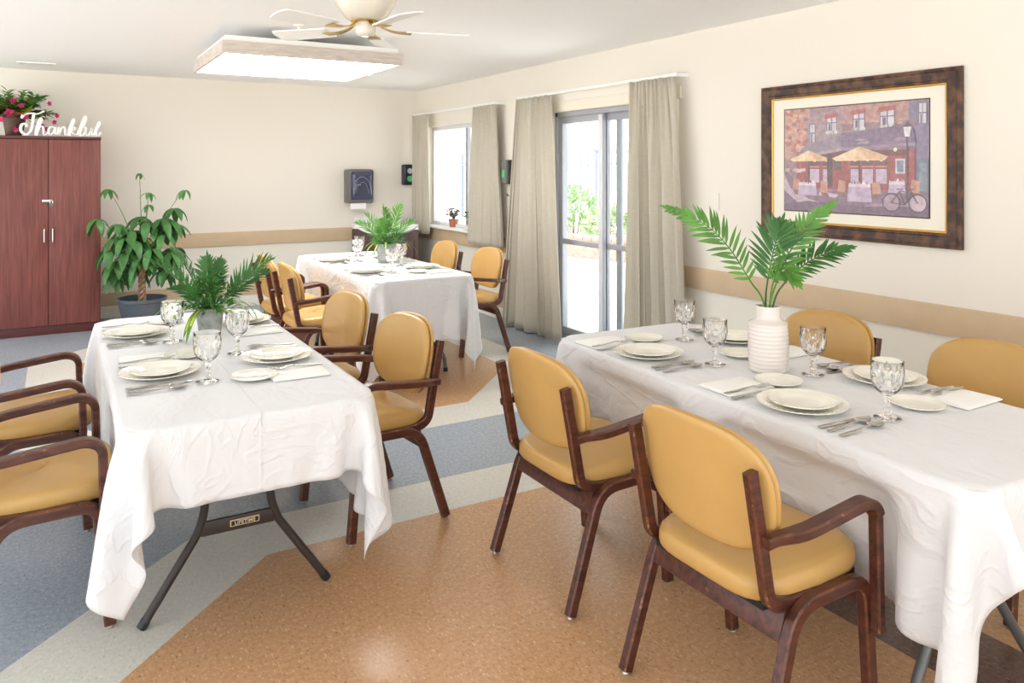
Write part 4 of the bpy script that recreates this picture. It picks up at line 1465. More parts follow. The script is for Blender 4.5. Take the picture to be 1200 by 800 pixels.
# ------------------------------------------------------------------ flower pot on the cabinet
fp = thing('flower_pot_plant', 'brown pot of pink flowers and mixed green leaves on top of the cabinet', 'potted plant', (-0.325, 8.41, ch_))
mb = MB(); mb.lathe([(0.0005, 0), (.062, 0), (.066, .004), (.092, .165), (.10, .167), (.101, .19), (.092, .19), (.088, .165), (.0005, .165)], 36); mb.build('pot', M['brownpot'], fp)
rnd = random.Random(4)
fo, fo2, fl, st = MB(), MB(), MB(), MB()
for i in range(90):
    th = rnd.uniform(0, 2 * PI); el = rnd.uniform(.0, 1.4)
    d = Vector((math.cos(th), math.sin(th) * (.8 if math.sin(th) < 0 else .35), el)).normalized()
    L = rnd.uniform(.14, .30)
    p0 = Vector((d.x * .05, d.y * .05, .165)); pts = [p0]
    dd = (d + Vector((0, 0, .5))).normalized()
    for k in range(8):
        dd = (dd + Vector((0, 0, -.11))).normalized()
        pts.append(pts[-1] + dd * L / 8)
    st.tube(pts, .0025, 5)
    for k in range(2, 9):
        for s_ in (-1, 1):
            sd = dd.cross(Vector((0, 0, 1))).normalized() * s_
            ld = sd * .8 + dd * .5 + Vector((rnd.uniform(-.3, .3), rnd.uniform(-.3, .3), rnd.uniform(-.1, .5)))
            (fo2 if i % 6 == 0 else fo).leaf(pts[k], ld, (0, 0, 1), rnd.uniform(.05, .085), rnd.uniform(.028, .04), .4, 4, mi=0)
fo.build('foliage', M['leaf'], fp, angle=60); st.build('stems', M['stem'], fp)
for i in range(9):
    a = R0(rnd.uniform(40, 140)); fo2.leaf((rnd.uniform(-.06, .06), -.03, .2), (math.cos(a) * .7, -.35, 1), (0, -1, .3), rnd.uniform(.16, .2), .042, .7, 6, mi=0)
fo2.build('croton_leaves', M['rust'], fp, angle=60)
for i in range(8):
    a = R0(rnd.uniform(20, 160)); fl.leaf((rnd.uniform(-.1, .12), -.04, .2), (math.cos(a), -.5, .9), (0, -1, .3), rnd.uniform(.11, .15), .035, .8, 6)
fl.build('lime_leaves', M['lime'], fp, angle=60)


def flower(mb, c, n, r):
    n = Vector(n).normalized()
    a = n.cross(Vector((0, 0, 1))).normalized(); b = n.cross(a)
    for k in range(5):
        t = 2 * PI * k / 5
        d = a * math.cos(t) + b * math.sin(t) + n * .6
        mb.leaf(c, d, n, r, r * .72, .2, 4, .12, tip=.7)


for (x, y, z, r, n) in ((-.03, -.19, .20, .05, (0, -1, .3)), (.21, -.10, .10, .035, (.3, -1, 0)), (.09, -.16, .17, .04, (0, -1, .4)), (.235, -.10, .075, .035, (.4, -1, -.2)),
                        (-.10, -.16, .15, .045, (-.3, -1, 0)), (.06, -.17, .27, .035, (0, -1, .5)), (.31, -.06, .14, .03, (.6, -1, -.1)), (.33, -.05, .20, .03, (.8, -1, 0)), (-.0, -.17, .31, .035, (0, -1, .2)), (.02, -.15, .06, .03, (-.2, -1, -.3)), (.27, -.05, .31, .03, (.8, -1, .1))):
    mb = MB(); flower(mb, (x, y, z), n, r)
    mb.tube([(x * .3, y * .3, .18), (x * .8, y * .7, z + .02), (x, y, z)], .0018, 5)
    mb.build('blossom', M['pink'], fp, angle=60)

# ------------------------------------------------------------------ cut-out word sign
def scrib(pts, n=10):
    """Catmull-Rom through the control points"""
    P = [Vector((p[0], 0, p[1])) for p in pts]
    P = [P[0] * 2 - P[1]] + P + [P[-1] * 2 - P[-2]]
    out = []
    for i in range(1, len(P) - 2):
        for k in range(n):
            t = k / n
            out.append(0.5 * ((2 * P[i]) + (P[i + 1] - P[i - 1]) * t + (2 * P[i - 1] - 5 * P[i] + 4 * P[i + 1] - P[i + 2]) * t * t + (3 * P[i] - P[i - 1] - 3 * P[i + 1] + P[i + 2]) * t ** 3))
    out.append(P[-2])
    return out


sg = MB()
STROKES = [
    # T: crossbar, stem ending in the lower curl
    ([(0.20, 1.52), (0.14, 1.30), (0.34, 1.55), (0.75, 1.66), (1.15, 1.62), (1.55, 1.82)], .15),
    ([(0.92, 1.62), (0.86, 1.10), (0.80, .55), (0.62, .14), (0.32, .06), (0.08, .36), (0.14, .76), (0.38, .86), (0.46, .70)], .19),
    # h a n k f u l, one running hand
    ([(1.02, .08), (1.14, .70), (1.34, 1.28), (1.44, 1.14), (1.28, .70), (1.12, .06)], .15),
    ([(1.12, .10), (1.28, .58), (1.50, .66), (1.56, .42), (1.56, .10), (1.76, .10), (1.92, .30)], .15),
    ([(2.28, .60), (2.04, .66), (1.88, .36), (1.98, .08), (2.20, .20), (2.34, .62), (2.34, .16), (2.52, .10)], .15),
    ([(2.50, .12), (2.60, .64), (2.60, .08), (2.72, .48), (2.92, .66), (3.00, .40), (3.02, .10), (3.20, .14)], .15),
    ([(3.20, .08), (3.34, .74), (3.54, 1.28), (3.62, 1.10), (3.44, .66), (3.30, .06)], .15),
    ([(3.32, .36), (3.56, .66), (3.68, .54), (3.42, .36), (3.62, .12), (3.84, .12)], .14),
    ([(3.84, .14), (4.06, .78), (4.34, 1.52), (4.40, 1.20), (4.14, .62), (4.02, .20), (4.08, .04), (4.24, .10), (4.40, .34)], .15),
    ([(3.98, .66), (4.20, .72), (4.44, .70)], .13),
    ([(4.40, .62), (4.40, .20), (4.56, .08), (4.76, .36), (4.82, .62), (4.80, .16), (4.96, .12)], .15),
    ([(4.96, .12), (5.16, .70), (5.34, 1.12), (5.38, .92), (5.16, .50), (5.12, .12), (5.28, .08), (5.44, .26)], .15),
]
SS = 0.645 / 5.5
for pts, wdt in STROKES:
    q = [Vector((p.x * SS, 0, p.z * SS + .008)) for p in scrib(pts)]
    n = len(q)
    ws = [SS * wdt * (1.25 if abs((q[min(i + 1, n - 1)] - q[max(i - 1, 0)]).normalized().z) > .6 else 0.9) for i in range(n)]
    ws = [sum(ws[max(0, i - 3):i + 4]) / len(ws[max(0, i - 3):i + 4]) for i in range(n)]
    m2 = MB(); m2.tube(q, [w * .46 for w in ws], 10)
    sgn_ = .0005 * (len(sg.v) % 7)
    sg.add([(x, y * .9 + sgn_, z) for (x, y, z) in m2.v], m2.f)
    for e in (q[0], q[-1]):
        r_ = ws[0] * .46
        cap = [(r_ * math.sin(PI * k / 6), -r_ * math.cos(PI * k / 6)) for k in range(7)]
        m3 = MB(); m3.lathe([(max(a, 1e-5), b) for a, b in cap], 10)
        sg.add([(x + e.x, y * .9 + sgn_, z + e.z) for (x, y, z) in m3.v], m3.f)
sg.box((SS * 2.75, 0, .003), (SS * 5.2, .03, .006), bev=.001)
o = sg.build('word_sign', M['white'], angle=30, loc=(-0.275, 8.165, ch_ + .001))
tag(o, 'white cut-out script sign reading Thankful on the cabinet top', 'sign')

# ------------------------------------------------------------------ money tree in its floor pot
mt = thing('money_tree', 'money tree with braided trunk in a slate pot beside the cabinet', 'potted plant', (0.690, 7.92, 0))
mb = MB(); mb.lathe([(.0005, 0), (.13, 0), (.14, .006), (.205, .27), (.212, .275), (.213, .305), (.203, .305), (.198, .26), (.19, .255), (.0005, .255)], 48); mb.build('pot', M['slate'], mt)
mb = MB(); mb.lathe([(.196, .25), (.1, .268), (.0005, .272)], 32); mb.build('soil', M['soil'], mt)
mb = MB()
for k in range(3):
    pts = []
    for i in range(30):
        t = i / 29; a = 2 * PI * (k / 3 + t * 2.2)
        r = .017 + .006 * (1 - t)
        pts.append((r * math.cos(a), r * math.sin(a), .255 + .30 * t))
    mb.tube(pts, .0155, 8)
mb.build('trunk', M['bark'], mt)
rnd = random.Random(12)
fo, st = MB(), MB()
stems = []
tips = [(-.02, .02, 1.45, .0), (-.28, -.05, 1.31, .0), (.36, .02, 1.29, .0), (.28, .05, 1.12, .0), (.05, -.05, 1.16, 0), (-.36, 0, 1.04, 0), (.06, .0, 1.27, 0)]
for i in range(46):
    a = rnd.uniform(0, 2 * PI); r = rnd.uniform(.03, .33)
    tips.append((r * math.cos(a), r * math.sin(a) * .8, rnd.uniform(.60, 1.12) - r * .4, 0))
for (x, y, z, _) in tips:
    b = Vector((rnd.uniform(-.012, .012), rnd.uniform(-.012, .012), rnd.uniform(.50, .555)))
    tip = Vector((x, y, z))
    m1 = b.lerp(tip, .5) + Vector((-x * .18, -y * .18, .06))
    pts = [b.lerp(m1, t).lerp(m1.lerp(tip, t), t) for t in [k / 8 for k in range(9)]]
    st.tube(pts, [.006 - .0040 * k / 8 for k in range(9)], 6)
    n = rnd.choice((5, 5, 6)) if z < 1.2 else rnd.choice((4, 5))
    sz = rnd.uniform(.18, .25) if z < 1.15 else rnd.uniform(.10, .16)
    if z > 1.4: sz = .085
    a0 = rnd.uniform(0, 6)
    for k in range(n):
        a = a0 + 2 * PI * k / n
        d = Vector((math.cos(a), math.sin(a), rnd.uniform(-.5, .2)))
        fo.leaf(tip, d, (0, 0, 1), sz * rnd.uniform(.8, 1.15), sz * .33, rnd.uniform(1.2, 2.6), 7, .12, 0, .8)
fo.build('foliage', M['leaf_d'], mt, angle=60); st.build('stems', M['stem'], mt)

# ------------------------------------------------------------------ corner vanity
vn = thing('corner_vanity', 'dark wood corner vanity with white moulded basin top', 'vanity', (3.5, 8.5, 0))
A, B = Vector((2.975 - 3.5, 8.66 - 8.5)), Vector((3.56 - 3.5, 8.16 - 8.5))
poly = [(A.x, A.y), (B.x, B.y), (3.635 - 3.5, 8.745 - 8.5), (A.x, 8.745 - 8.5)]
mb = MB(); mb.prism(poly, 0.0, 0.80); mb.build('cabinet_body', M['darkwood'], vn, smooth=False)
dv = (B - A).normalized(); nv = Vector((-dv.y, dv.x)); nv = nv if nv.y < 0 else -nv
Lf = (B - A).length
n = 40
vs, fs = [], []
for i in range(n + 1):
    t = i / n
    bul = 0.10 * max(0, math.sin(PI * t)) ** 1.1
    dep = 0.022 + 0.125 * (max(0, math.sin(PI * (t - .02) / .96)) ** 0.6 if .02 < t < .98 else 0)
    p = A + dv * (Lf * t)
    q = p + nv * (0.018 + bul)
    vs += [(p.x, p.y, .86 - dep), (q.x, q.y, .86 - dep + .01 + bul * .2), (q.x, q.y, .85), (q.x - nv.x * .012, q.y - nv.y * .012, .86), (p.x - nv.x * .02, p.y - nv.y * .02, .862)]
for i in range(n):
    for j in range(4):
        a = i * 5 + j
        fs.append((a, a + 1, a + 6, a + 5))
mb = MB(); mb.add(vs, fs)
mb.prism([(p[0], p[1]) for p in poly], 0.80, 0.861)
mb.box((-0.2, .235, .89), (0.60, .02, .07), bev=.004)
mb.build('basin_top', M['porcelain'], vn, angle=45)
mid = (A + B) / 2
mb = MB(); mb.box((mid.x + nv.x * .008, mid.y + nv.y * .008, .36), (Lf - .10, .016, .62), bev=.004, rz=math.atan2(dv.y, dv.x)); d = mb.build('door', M['darkwood'], vn)
mb = MB(); mb.box((mid.x + nv.x * .019, mid.y + nv.y * .019, .36), (Lf - .26, .008, .46), bev=.003, rz=math.atan2(dv.y, dv.x)); mb.build('raised_panel', M['darkwood'], d)
mb = MB()
c = mid + nv * -.16
mb.lathe([(.022, .862), (.024, .866), (.016, .875), (.014, .93), (.0005, .94)], 16, (c.x, c.y, 0))
mb.tube(fillet([(c.x, c.y, .93), (c.x + nv.x * .03, c.y + nv.y * .03, .96), (c.x + nv.x * .11, c.y + nv.y * .11, .93)], .03), .009, 8)
mb.build('faucet', M['chrome'], vn)

# ------------------------------------------------------------------ dispensers
td = thing('towel_dispenser', 'smoky blue paper towel dispenser on the back wall above the vanity', 'dispenser', (3.035, YB, 1.09))
def shell(w, d, h, bul, nz=14, nx=14, y0=0.0):
    """rounded front cover: bulging profile in depth, rounded corners"""
    vs, fs = [], []
    for k in range(nz + 1):
        v = k / nz
        for i in range(nx + 1):
            u = i / nx * 2 - 1
            zz = v * h
            e = (1 - abs(u) ** 5) * (1 - abs(v * 2 - 1) ** 7)
            y = -(y0 + d * (e ** .45) * (0.80 + bul * math.sin(PI * (0.15 + .75 * v))))
            vs.append((u * w / 2, y, zz))
    n = nx + 1
    for k in range(nz):
        for i in range(nx):
            a = k * n + i
            fs.append((a, a + 1, a + n + 1, a + n))
    return vs, fs
mb = MB(); mb.box((0, -.0825, .20), (.315, .169, .395), bev=.03); mb.build('housing', M['greyplas'], td, angle=60)
vs, fs = shell(.27, .05, .33, .25); mb = MB(); mb.add([(x + .012, y - .163, z + .045) for x, y, z in vs], fs)
mb.build('cover', M['smoke'], td, angle=0)
mb = MB()
pts = [(-.09, -.212, .26), (-.02, -.222, .31), (.06, -.222, .27), (.10, -.215, .17), (.11, -.208, .10)]
q = scrib([(p[0], p[2]) for p in pts])
mb.tube([(p.x, -.2245, p.z) for p in q], .0028, 6)
q = scrib([(-.07, .20), (.0, .25), (.05, .20), (.07, .12)])
mb.tube([(p.x, -.2245, p.z) for p in q], .0024, 6)
mb.build('sheen_swirl', M['sheen'], td)  # pale curves painted on as the cover's sheen
mb = MB(); mb.box((-.05, -.226, .218), (.055, .004, .008), bev=.001); mb.build('badge', M['chrome'], td)
mb = MB(); mb.box((-.03, -.15, -.012), (.19, .002, .10)); mb.build('paper_sheet', M['white'], td, smooth=False)

sd = thing('soap_dispenser', 'black soap dispenser with two round badges beside the corner curtain', 'dispenser', (3.655, YB, 1.295))
mb = MB(); mb.box((0, -.049, .125), (.125, .10, .25), bev=.022); mb.build('housing', M['black'], sd, angle=60)
mb = MB(); mb.tube([(.012, -.100, .172), (.012, -.104, .172)], .033, 24); mb.build('badge', M['blue_dot'], sd)
mb = MB(); mb.tube([(.012, -.100, .078), (.012, -.104, .078)], .036, 24); mb.build('badge', M['green_dot'], sd)

hs = thing('hand_sanitizer', 'narrow grey hand sanitizer dispenser on the wall between the curtains', 'dispenser', (XR, 6.50, 1.345), -PI / 2)
mb = MB(); mb.box((0, -.03, .115), (.105, .06, .235), bev=.012); mb.build('housing', M['black'], hs, angle=60)
mb = MB(); mb.box((0, -.075, .115), (.098, .032, .225), bev=.012); cv = mb.build('cover', M['greyplas'], hs, angle=60)
mb = MB(); mb.box((0, -.0925, .10), (.055, .003, .07), bev=.001); mb.build('badge', M['green_dot'], hs)
hk = thing('wall_hook', 'small black hook on the wall below the hand sanitizer', 'hook', (XR, 6.50, 1.235))
mb = MB(); mb.box((-.004, 0, 0), (.008, .03, .03), bev=.002); mb.build('plate', M['black'], hk)
mb = MB(); mb.tube(fillet([(-.006, 0, 0), (-.045, 0, -.002), (-.055, 0, .02)], .012), .005, 8); mb.build('prong', M['black'], hk)
wp = thing('wall_plate', 'blank white cover plate on the wall between curtain and vase fronds', 'wall plate', (XR, 3.80, 1.27))
mb = MB(); mb.box((-.004, 0, 0), (.008, .075, .118), bev=.003); mb.build('plate', M['wain'], wp)
for z in (-.042, .042):
    mb = MB(); mb.tube([(-.007, 0, z), (-.0095, 0, z)], .004, 10); mb.build('screw', M['white'], wp)

# ------------------------------------------------------------------ sill plants
def sillplant(name, label, y, mat, potm, seed, tall, dark):
    rnd = random.Random(seed)
    t = thing(name, label, 'potted plant', (XR + .055, y, WZ0 + .0125), 0, 'plants on the window sill')
    mb = MB(); mb.lathe([(.0005, 0), (.042, 0), (.054, .068), (.060, .068), (.061, .088), (.053, .088), (.052, .07), (.0005, .07)], 28); mb.build('pot', potm, t)
    fo, st = MB(), MB()
    for i in range(44):
        a = rnd.uniform(0, 2 * PI); el = rnd.uniform(.3, 2.0)
        d = Vector((math.cos(a) * .8, math.sin(a), el)).normalized()
        L = rnd.uniform(.05, tall)
        p = Vector((0, 0, .07)) + d * L
        p.x = max(-.09, min(.02, p.x))
        st.tube([(0, 0, .07), tuple(Vector((0, 0, .07)).lerp(p, .5) + Vector((0, 0, .01))), tuple(p)], .0018, 5)
        for k in range(7):
            a2 = rnd.uniform(0, 6.3)
            fo.leaf(p, (math.cos(a2) * .8, math.sin(a2), rnd.uniform(-.1, .8)), (0, 0, 1), rnd.uniform(.030, .046), rnd.uniform(.018, .028), .2, 3)
    fo.build('foliage', mat, t, angle=60); st.build('stems', M['stem'], t)


sillplant('succulent', 'mauve succulent in a terracotta pot on the window sill', 7.885, M['mauve'], M['terra'], 3, .15, 0)
sillplant('potted_herb', 'small green plant in a dark pot half behind the window curtain', 7.42, M['leaf'], M['black'], 5, .17, 1)

# ------------------------------------------------------------------ ceiling lamp, sprinkler, vent
lx0, lx1, ly0, ly1 = 0.928, 2.178, 5.27, 6.50
lz = 2.243
lw, ll_ = lx1 - lx0, ly1 - ly0
lm = thing('ceiling_light', 'large square fluorescent ceiling light with pale wooden sides, switched on', 'ceiling light', ((lx0 + lx1) / 2, (ly0 + ly1) / 2, lz))
for s_ in (-1, 1):
    mb = MB(); mb.box((0, s_ * (ll_ / 2 - .01), .042), (lw, .02, .085), bev=.002); mb.build('side_board', M['lampwood'], lm)
    mb = MB(); mb.box((s_ * (lw / 2 - .01), 0, .042), (.02, ll_ - .04, .085), bev=.002); mb.build('side_board', M['lampwood'], lm)
mb = MB(); mb.box((0, 0, .0825), (lw - .041, ll_ - .041, .004)); mb.box((0, 0, .103), (lw - .05, ll_ - .05, .037), bev=.004); mb.build('top_tray', M['white'], lm)
for s_ in (-1, 1):
    mb = MB(); mb.box((0, s_ * (ll_ / 4 - .008), .006), (lw - .045, ll_ / 2 - .032, .008)); mb.build('diffuser', M['lampglow'], lm, smooth=False)
mb = MB(); mb.box((0, 0, -.004), (lw - .04, .026, .016), bev=.002); mb.build('divider', M['lampwood'], lm)
for s_ in (-1, 1):
    mb = MB(); mb.tube([(s_ * .35, 0, .118), (s_ * .35, 0, H_CEIL - lz)], .02, 10); mb.build('hanger', M['white'], lm)
sp = thing('fire_sprinkler', 'white fire sprinkler on the ceiling between lamp and fan', 'sprinkler', (1.385, 5.13, H_CEIL), 0)
mb = MB(); mb.lathe([(.0005, .003), (.036, .003), (.036, -.006), (.016, -.014), (.010, -.018), (.009, -.042), (.0005, -.044)], 24); mb.build('escutcheon', M['white'], sp)
mb = MB(); mb.lathe([(.0005, -.040), (.018, -.050), (.019, -.053), (.0005, -.053)], 16); mb.build('deflector', M['white'], sp)
vt = thing('ceiling_vent', 'small slotted air vent in the ceiling above the cabinet', 'vent', (-0.147, 8.17, H_CEIL))
mb = MB()
for s_ in (-1, 1):
    mb.box((0, s_ * .055, -.004), (.30, .02, .010), bev=.002); mb.box((s_ * .14, 0, -.004), (.02, .09, .010), bev=.002)
mb.build('frame', M['white'], vt)
mb = MB(); mb.box((0, 0, -.0005), (.27, .10, .003)); mb.build('recess_shade', M['greyplas'], vt)  # dark plate painted in as the shade of the vent's recess
for k in range(6):
    mb = MB(); mb.box((0, -.036 + k * .0145, -.005), (.262, .0105, .002), rx=.7); mb.build('slat', M['lampwood'], vt)

# ------------------------------------------------------------------ ceiling fan
fz = 2.155
fan = thing('ceiling_fan', 'cream ceiling fan with brass ring above the lamp', 'ceiling fan', (1.335, 3.715, H_CEIL))
o0 = -H_CEIL
def pr(l): return [(r, z + o0) for r, z in l]
def flute(r, z, t, k):
    return r * (1 + (.012 * math.cos(26 * t) if z + H_CEIL > 2.31 and r > .1 else 0))
mb = MB(); mb.lathe(pr([(.0005, 2.44), (.085, 2.44), (.095, 2.42), (.14, 2.405), (.155, 2.38), (.157, 2.35), (.150, 2.325), (.138, 2.30), (.118, 2.265), (.090, 2.236), (.074, 2.228), (.0005, 2.228)]), 78, rfun=flute); mb.build('motor_housing', M['fan'], fan, angle=50)
mb = MB(); mb.lathe(pr([(.0005, 2.230), (.070, 2.230), (.073, 2.226), (.070, 2.221), (.056, 2.218), (.0005, 2.218)]), 40); mb.build('brass_ring', M['brass'], fan)
mb = MB(); mb.lathe(pr([(.0005, 2.22), (.050, 2.22), (.052, 2.214), (.050, 2.178), (.046, 2.166), (.038, 2.156), (.0005, 2.154)]), 40); mb.build('switch_housing', M['fan'], fan, angle=50)
for k in range(5):
    a = R0(-30.4 + 16 + 72 * k)
    ca, sa = math.cos(a), math.sin(a)
    mb = MB()
    q = fillet([(.055 * ca, .055 * sa, 2.224 + o0), (.085 * ca, .085 * sa, 2.195 + o0), (.15 * ca, .15 * sa, 2.178 + o0), (.23 * ca, .23 * sa, 2.176 + o0)], .03)
    mb.sweep(q, [.022 + .05 * (i / (len(q) - 1)) ** 2 for i in range(len(q))], .005, lat=(-sa, ca, 0), ch=.001)
    iron = mb.build('blade_iron', M['brass'], fan)
    mb = MB()
    n = 12; poly = []
    for i in range(n + 1):
        t = i / n; poly.append((.20 + .30 * t, -(.055 + .012 * t)))
    for i in range(1, 9):
        b = -PI / 2 + PI * i / 9; poly.append((.50 + .03 * math.cos(b), .067 * math.sin(b)))
    for i in range(n + 1):
        t = 1 - i / n; poly.append((.20 + .30 * t, .055 + .012 * t))
    m2 = MB(); m2.prism(poly, -.003, .003)
    R = Matrix.Rotation(a, 4, 'Z') @ Matrix.Rotation(.2, 4, 'X')
    mb.add([(R @ Vector(p)) + Vector((0, 0, 2.184 + o0)) for p in m2.v], m2.f)
    mb.build('blade', M['fanblade'], iron, angle=30)

# ------------------------------------------------------------------ framed cafe print
PX = XR - 0.004
py0, py1, pz0, pz1 = 2.144, 3.384, 1.095, 1.993     # y decreases to the right in view
pc = thing('framed_print', 'large framed cafe street print hung on the wall above the chair rail', 'framed picture', (PX, (py0 + py1) / 2, (pz0 + pz1) / 2), 0)
FW, FH = py1 - py0, pz1 - pz0
def ring(mb, w0, h0, w1, h1, prof):
    """mitred frame: prof = (fraction from outer to inner, protrusion)"""
    vs, fs = [], []
    for (t, d) in prof:
        w = (w0 + (w1 - w0) * t) / 2; h = (h0 + (h1 - h0) * t) / 2
        vs += [(-d, -w, -h), (-d, w, -h), (-d, w, h), (-d, -w, h)]
    for k in range(len(prof) - 1):
        for j in range(4):
            a = k * 4 + j; b = k * 4 + (j + 1) % 4
            fs.append((a, b, b + 4, a + 4))
    mb.add(vs, fs)
mb = MB(); ring(mb, FW, FH, FW - .15, FH - .15, [(0, 0), (0, .020), (.06, .028), (.22, .030), (.30, .026), (.75, .018), (.85, .022), (.97, .020), (1, .010)]); mb.build('frame', M['frame'], pc, angle=20)
mb = MB(); ring(mb, FW - .152, FH - .152, FW - .172, FH - .172, [(0, .006), (0, .0165), (.5, .0175), (1, .012), (1, .006)]); mb.build('gilt_lip', M['gold'], pc, angle=20)
mb = MB(); mb.box((-.0055, 0, 0), (.003, FW - .16, FH - .16)); mb.build('mat_board', M['mat'], pc, smooth=False)
AW, AH = .912, .612
mb = MB(); mb.box((-.0075, 0, 0), (.0012, AW, AH)); mb.build('bevel_line', M['matline'], pc, smooth=False)
art = MB()
LAY = [0]
AWi, AHi = AW - .012, AH - .012
def c3(r, g, b): return srgb(r, g, b)
def P_(pts, col):
    """pts in print fractions, u from the left, v from the top"""
    LAY[0] += 1
    w_ = srgb(206, 188, 196); col = tuple(a * .76 + b * .24 for a, b in zip(col, w_))
    x = -(.0083 + .00002 * LAY[0])
    art.add([(x, AWi / 2 - u * AWi, AHi / 2 - v * AHi) for u, v in pts], [tuple(range(len(pts)))], 0, col)
def blob(u, v, ru, rv, col, n=14, seed=0, rag=.25):
    r_ = random.Random(seed)
    P_([(min(1, max(0, u + ru * math.cos(2 * PI * k / n) * (1 + r_.uniform(-rag, rag)))), min(1, max(0, v + rv * math.sin(2 * PI * k / n) * (1 + r_.uniform(-rag, rag))))) for k in range(n)], col)
def rect(u0, v0, u1, v1, col): P_([(u0, v0), (u1, v0), (u1, v1), (u0, v1)], col)
rect(0, 0, 1, 1, c3(150, 122, 130))
rect(0, 0, .2, .5, c3(190, 150, 138))
P_([(.16, .10), (.44, .0), (.44, .28), (.16, .40)], c3(160, 142, 148))
rect(.44, 0, .88, .27, c3(182, 138, 130)); rect(.88, 0, 1, 1, c3(118, 112, 142))
rect(.44, .17, .92, .235, c3(140, 112, 122))
r_ = random.Random(2)
for k in range(60):
    u = r_.uniform(0, .17) ; v = r_.uniform(0, .46)
    blob(u, v, .02, .02, r_.choice([c3(196, 132, 104), c3(170, 104, 84), c3(214, 168, 140), c3(150, 98, 90)]), 7, k)
for k in range(50):
    u = r_.uniform(.2, .87); v = r_.uniform(0, .22)
    blob(u, v, .02, .012, r_.choice([c3(176, 140, 136), c3(190, 150, 140), c3(160, 128, 132)]), 7, k)
for (u, v, w, h) in ((.205, .16, .035, .17), (.335, .08, .065, .15), (.525, .06, .07, .15), (.705, .05, .085, .15), (.945, .03, .04, .17)):
    rect(u - .006, v - .01, u + w + .006, v + h + .005, c3(116, 100, 120)); rect(u, v, u + w, v + h, c3(206, 206, 216))
    rect(u + w * .45, v, u + w * .55, v + h, c3(104, 96, 124)); rect(u, v + h * .45, u + w, v + h * .52, c3(104, 96, 124)); rect(u + w * .15, v + h * .55, u + w * .4, v + h, c3(96, 88, 116))
    if u > .3 and u < .9:
        P_([(u - .015, v - .01), (u + w + .01, v - .02), (u + w + .015, v + .02), (u - .022, v + .035)], c3(176, 92, 84))
        for k in range(9):
            blob(u + w * k / 8, v + h + .012, .012, .016, r_.choice([c3(210, 216, 210), c3(140, 160, 140), c3(190, 200, 196)]), 7, k)
rect(.1, .42, .92, .78, c3(150, 66, 58)); rect(.16, .42, .88, .47, c3(104, 44, 44))
for (u0, u1) in ((.20, .28), (.30, .36), (.50, .57), (.58, .66), (.67, .75)):
    rect(u0, .47, u1, .72, c3(92, 62, 74)); rect(u0 + .004, .59, u1 - .004, .72, c3(196, 178, 200)); rect(u0 + .002, .56, u1 - .002, .575, c3(210, 120, 92))
    blob((u0 + u1) / 2, .51, .012, .014, c3(244, 200, 140), 8, 3, .1)
rect(.335, .44, .375, .76, c3(58, 40, 48)); rect(.385, .49, .435, .60, c3(60, 74, 66)); rect(.80, .50, .86, .63, c3(196, 200, 206)); rect(.81, .515, .85, .615, c3(112, 130, 150))
P_([(.10, .45), (.17, .36), (.44, .255), (.44, .39), (.15, .46)], c3(142, 128, 146)); P_([(.15, .46), (.44, .39), (.44, .42), (.15, .485)], c3(168, 154, 164))
P_([(.44, .255), (.90, .20), (.925, .36), (.44, .39)], c3(112, 100, 128)); P_([(.44, .39), (.925, .36), (.925, .39), (.44, .42)], c3(146, 130, 148))
for k in range(14):
    blob(r_.uniform(.46, .9), r_.uniform(.26, .36), .04, .012, r_.choice([c3(128, 112, 138), c3(100, 90, 120), c3(150, 132, 150)]), 8, k)
rect(.93, .50, 1, .95, c3(92, 112, 128)); rect(.945, .54, .99, .78, c3(120, 140, 152))
P_([(0, .60), (.08, .70), (.30, .80), (1, .78), (1, 1), (0, 1)], c3(122, 100, 122))
P_([(0, .64), (.05, .78), (.2, .88), (.34, .93), (.12, .93), (0, .80)], c3(190, 174, 190))
P_([(.18, .90), (.6, .93), (1, .88), (1, 1), (0, 1), (0, .94)], c3(96, 78, 104)); P_([(.28, .80), (.42, .83), (.40, .86), (.27, .84)], c3(206, 186, 192)); P_([(.64, .90), (.99, .88), (.99, .91), (.60, .93)], c3(160, 138, 160))
for k in range(5):
    blob(.03 + k * .03, .60 + .01 * (k % 2), .025, .02, r_.choice([c3(214, 196, 200), c3(188, 168, 176), c3(150, 120, 124)]), 8, k)
def chair_(u, v, s_):
    P_([(u, v), (u + .05 * s_, v + .015), (u + .045 * s_, v + .12), (u - .01 * s_, v + .11)], c3(192, 142, 118)); P_([(u + .0, v + .11), (u + .05 * s_, v + .12), (u + .065 * s_, v + .16), (u + .01 * s_, v + .16)], c3(126, 84, 78))
chair_(.075, .68, 1); chair_(.29, .70, 1); chair_(.42, .69, 1); chair_(.70, .70, -1.0); chair_(.90, .68, 1)
def tablep(u, v, w, h):
    P_([(u - w * .42, v), (u + w * .42, v), (u + w * .5, v + h), (u - w * .5, v + h)], c3(190, 172, 200)); P_([(u - w * .42, v), (u + w * .42, v), (u + w * .46, v + .035), (u - w * .45, v + .035)], c3(224, 210, 222))
    for k in range(6):
        blob(u - w * .3 + w * .12 * k, v - .004, .007, .014, r_.choice([c3(240, 230, 230), c3(120, 70, 80), c3(170, 130, 140)]), 7, k)
tablep(.185, .715, .15, .13); tablep(.565, .72, .17, .17); tablep(.81, .69, .11, .11)
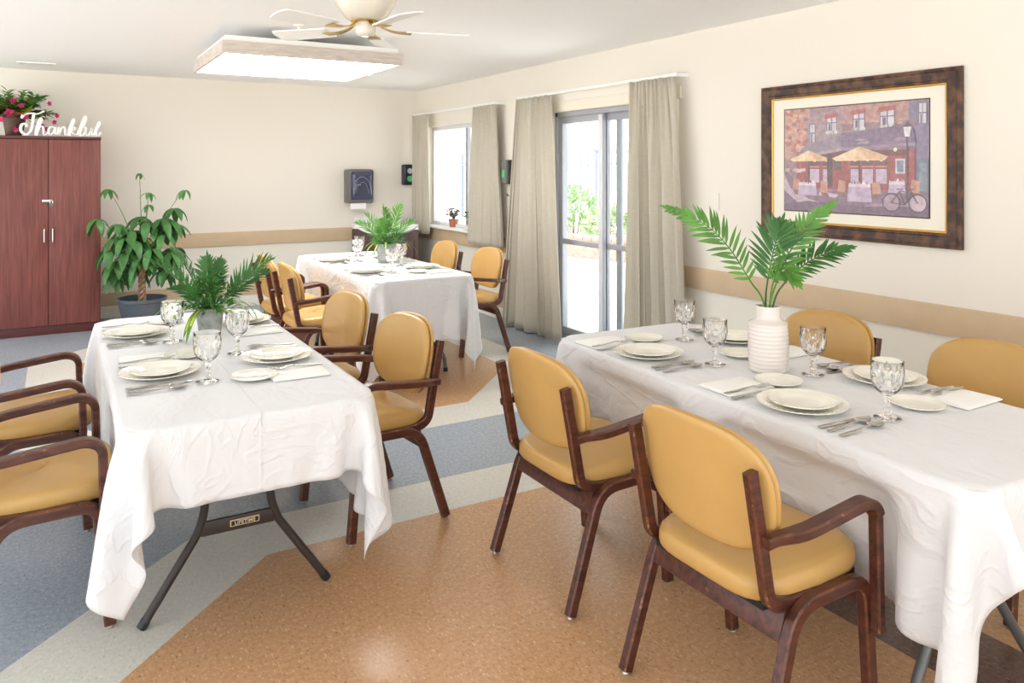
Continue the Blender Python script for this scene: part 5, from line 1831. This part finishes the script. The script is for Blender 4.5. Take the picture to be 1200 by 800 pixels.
def parasol(u, v, w, h):
    rect(u - .005, v + h * .7, u + .005, v + .32, c3(92, 52, 46))
    P_([(u - w * .5, v + h), (u - .012, v + .004), (u, v), (u + .012, v + .004), (u + w * .5, v + h * .9), (u + w * .44, v + h * 1.2), (u - w * .42, v + h * 1.25)], c3(238, 206, 164))
    P_([(u, v), (u + w * .5, v + h * .9), (u + w * .44, v + h * 1.2), (u + w * .12, v + h * 1.05)], c3(222, 182, 142)); P_([(u - w * .5, v + h), (u - w * .42, v + h * 1.25), (u - w * .12, v + h * 1.15), (u - .01, v + .02)], c3(244, 218, 180))
parasol(.195, .41, .29, .085); parasol(.565, .385, .385, .105)
rect(.868, .30, .878, .86, c3(66, 54, 70)); P_([(.85, .22), (.898, .22), (.888, .31), (.86, .31)], c3(226, 222, 228)); P_([(.845, .225), (.874, .18), (.903, .225)], c3(60, 50, 66)); blob(.80, .42, .012, .018, c3(248, 240, 224), 9, 1, .05)
def wheel(u, v, r):
    n = 22; rv = r * AWi / AHi
    for (a, b, col) in ((1.0, .88, c3(56, 48, 62)),):
        for k in range(n):
            t0, t1 = 2 * PI * k / n, 2 * PI * (k + 1) / n
            P_([(u + r * a * math.cos(t0), v + rv * a * math.sin(t0)), (u + r * a * math.cos(t1), v + rv * a * math.sin(t1)), (u + r * b * math.cos(t1), v + rv * b * math.sin(t1)), (u + r * b * math.cos(t0), v + rv * b * math.sin(t0))], col)
def bar_(u0, v0, u1, v1, w, col):
    d = Vector((u1 - u0, v1 - v0)).normalized(); q = Vector((-d.y, d.x)) * w
    P_([(u0 + q.x, v0 + q.y), (u1 + q.x, v1 + q.y), (u1 - q.x, v1 - q.y), (u0 - q.x, v0 - q.y)], col)
blob(.775, .885, .05, .07, c3(168, 146, 164), 16, 1, .02); blob(.938, .885, .05, .07, c3(196, 176, 188), 16, 1, .02)
wheel(.775, .885, .058); wheel(.938, .885, .055)
DK = c3(62, 52, 66)
for b in ((.775, .885, .83, .78), (.83, .78, .90, .80), (.90, .80, .938, .885), (.83, .79, .86, .90), (.86, .90, .90, .80), (.775, .885, .86, .90), (.81, .765, .85, .765), (.89, .76, .905, .80), (.875, .755, .92, .765)):
    bar_(*b, .004, DK)
art.build('print', M['paint'], pc, smooth=False)
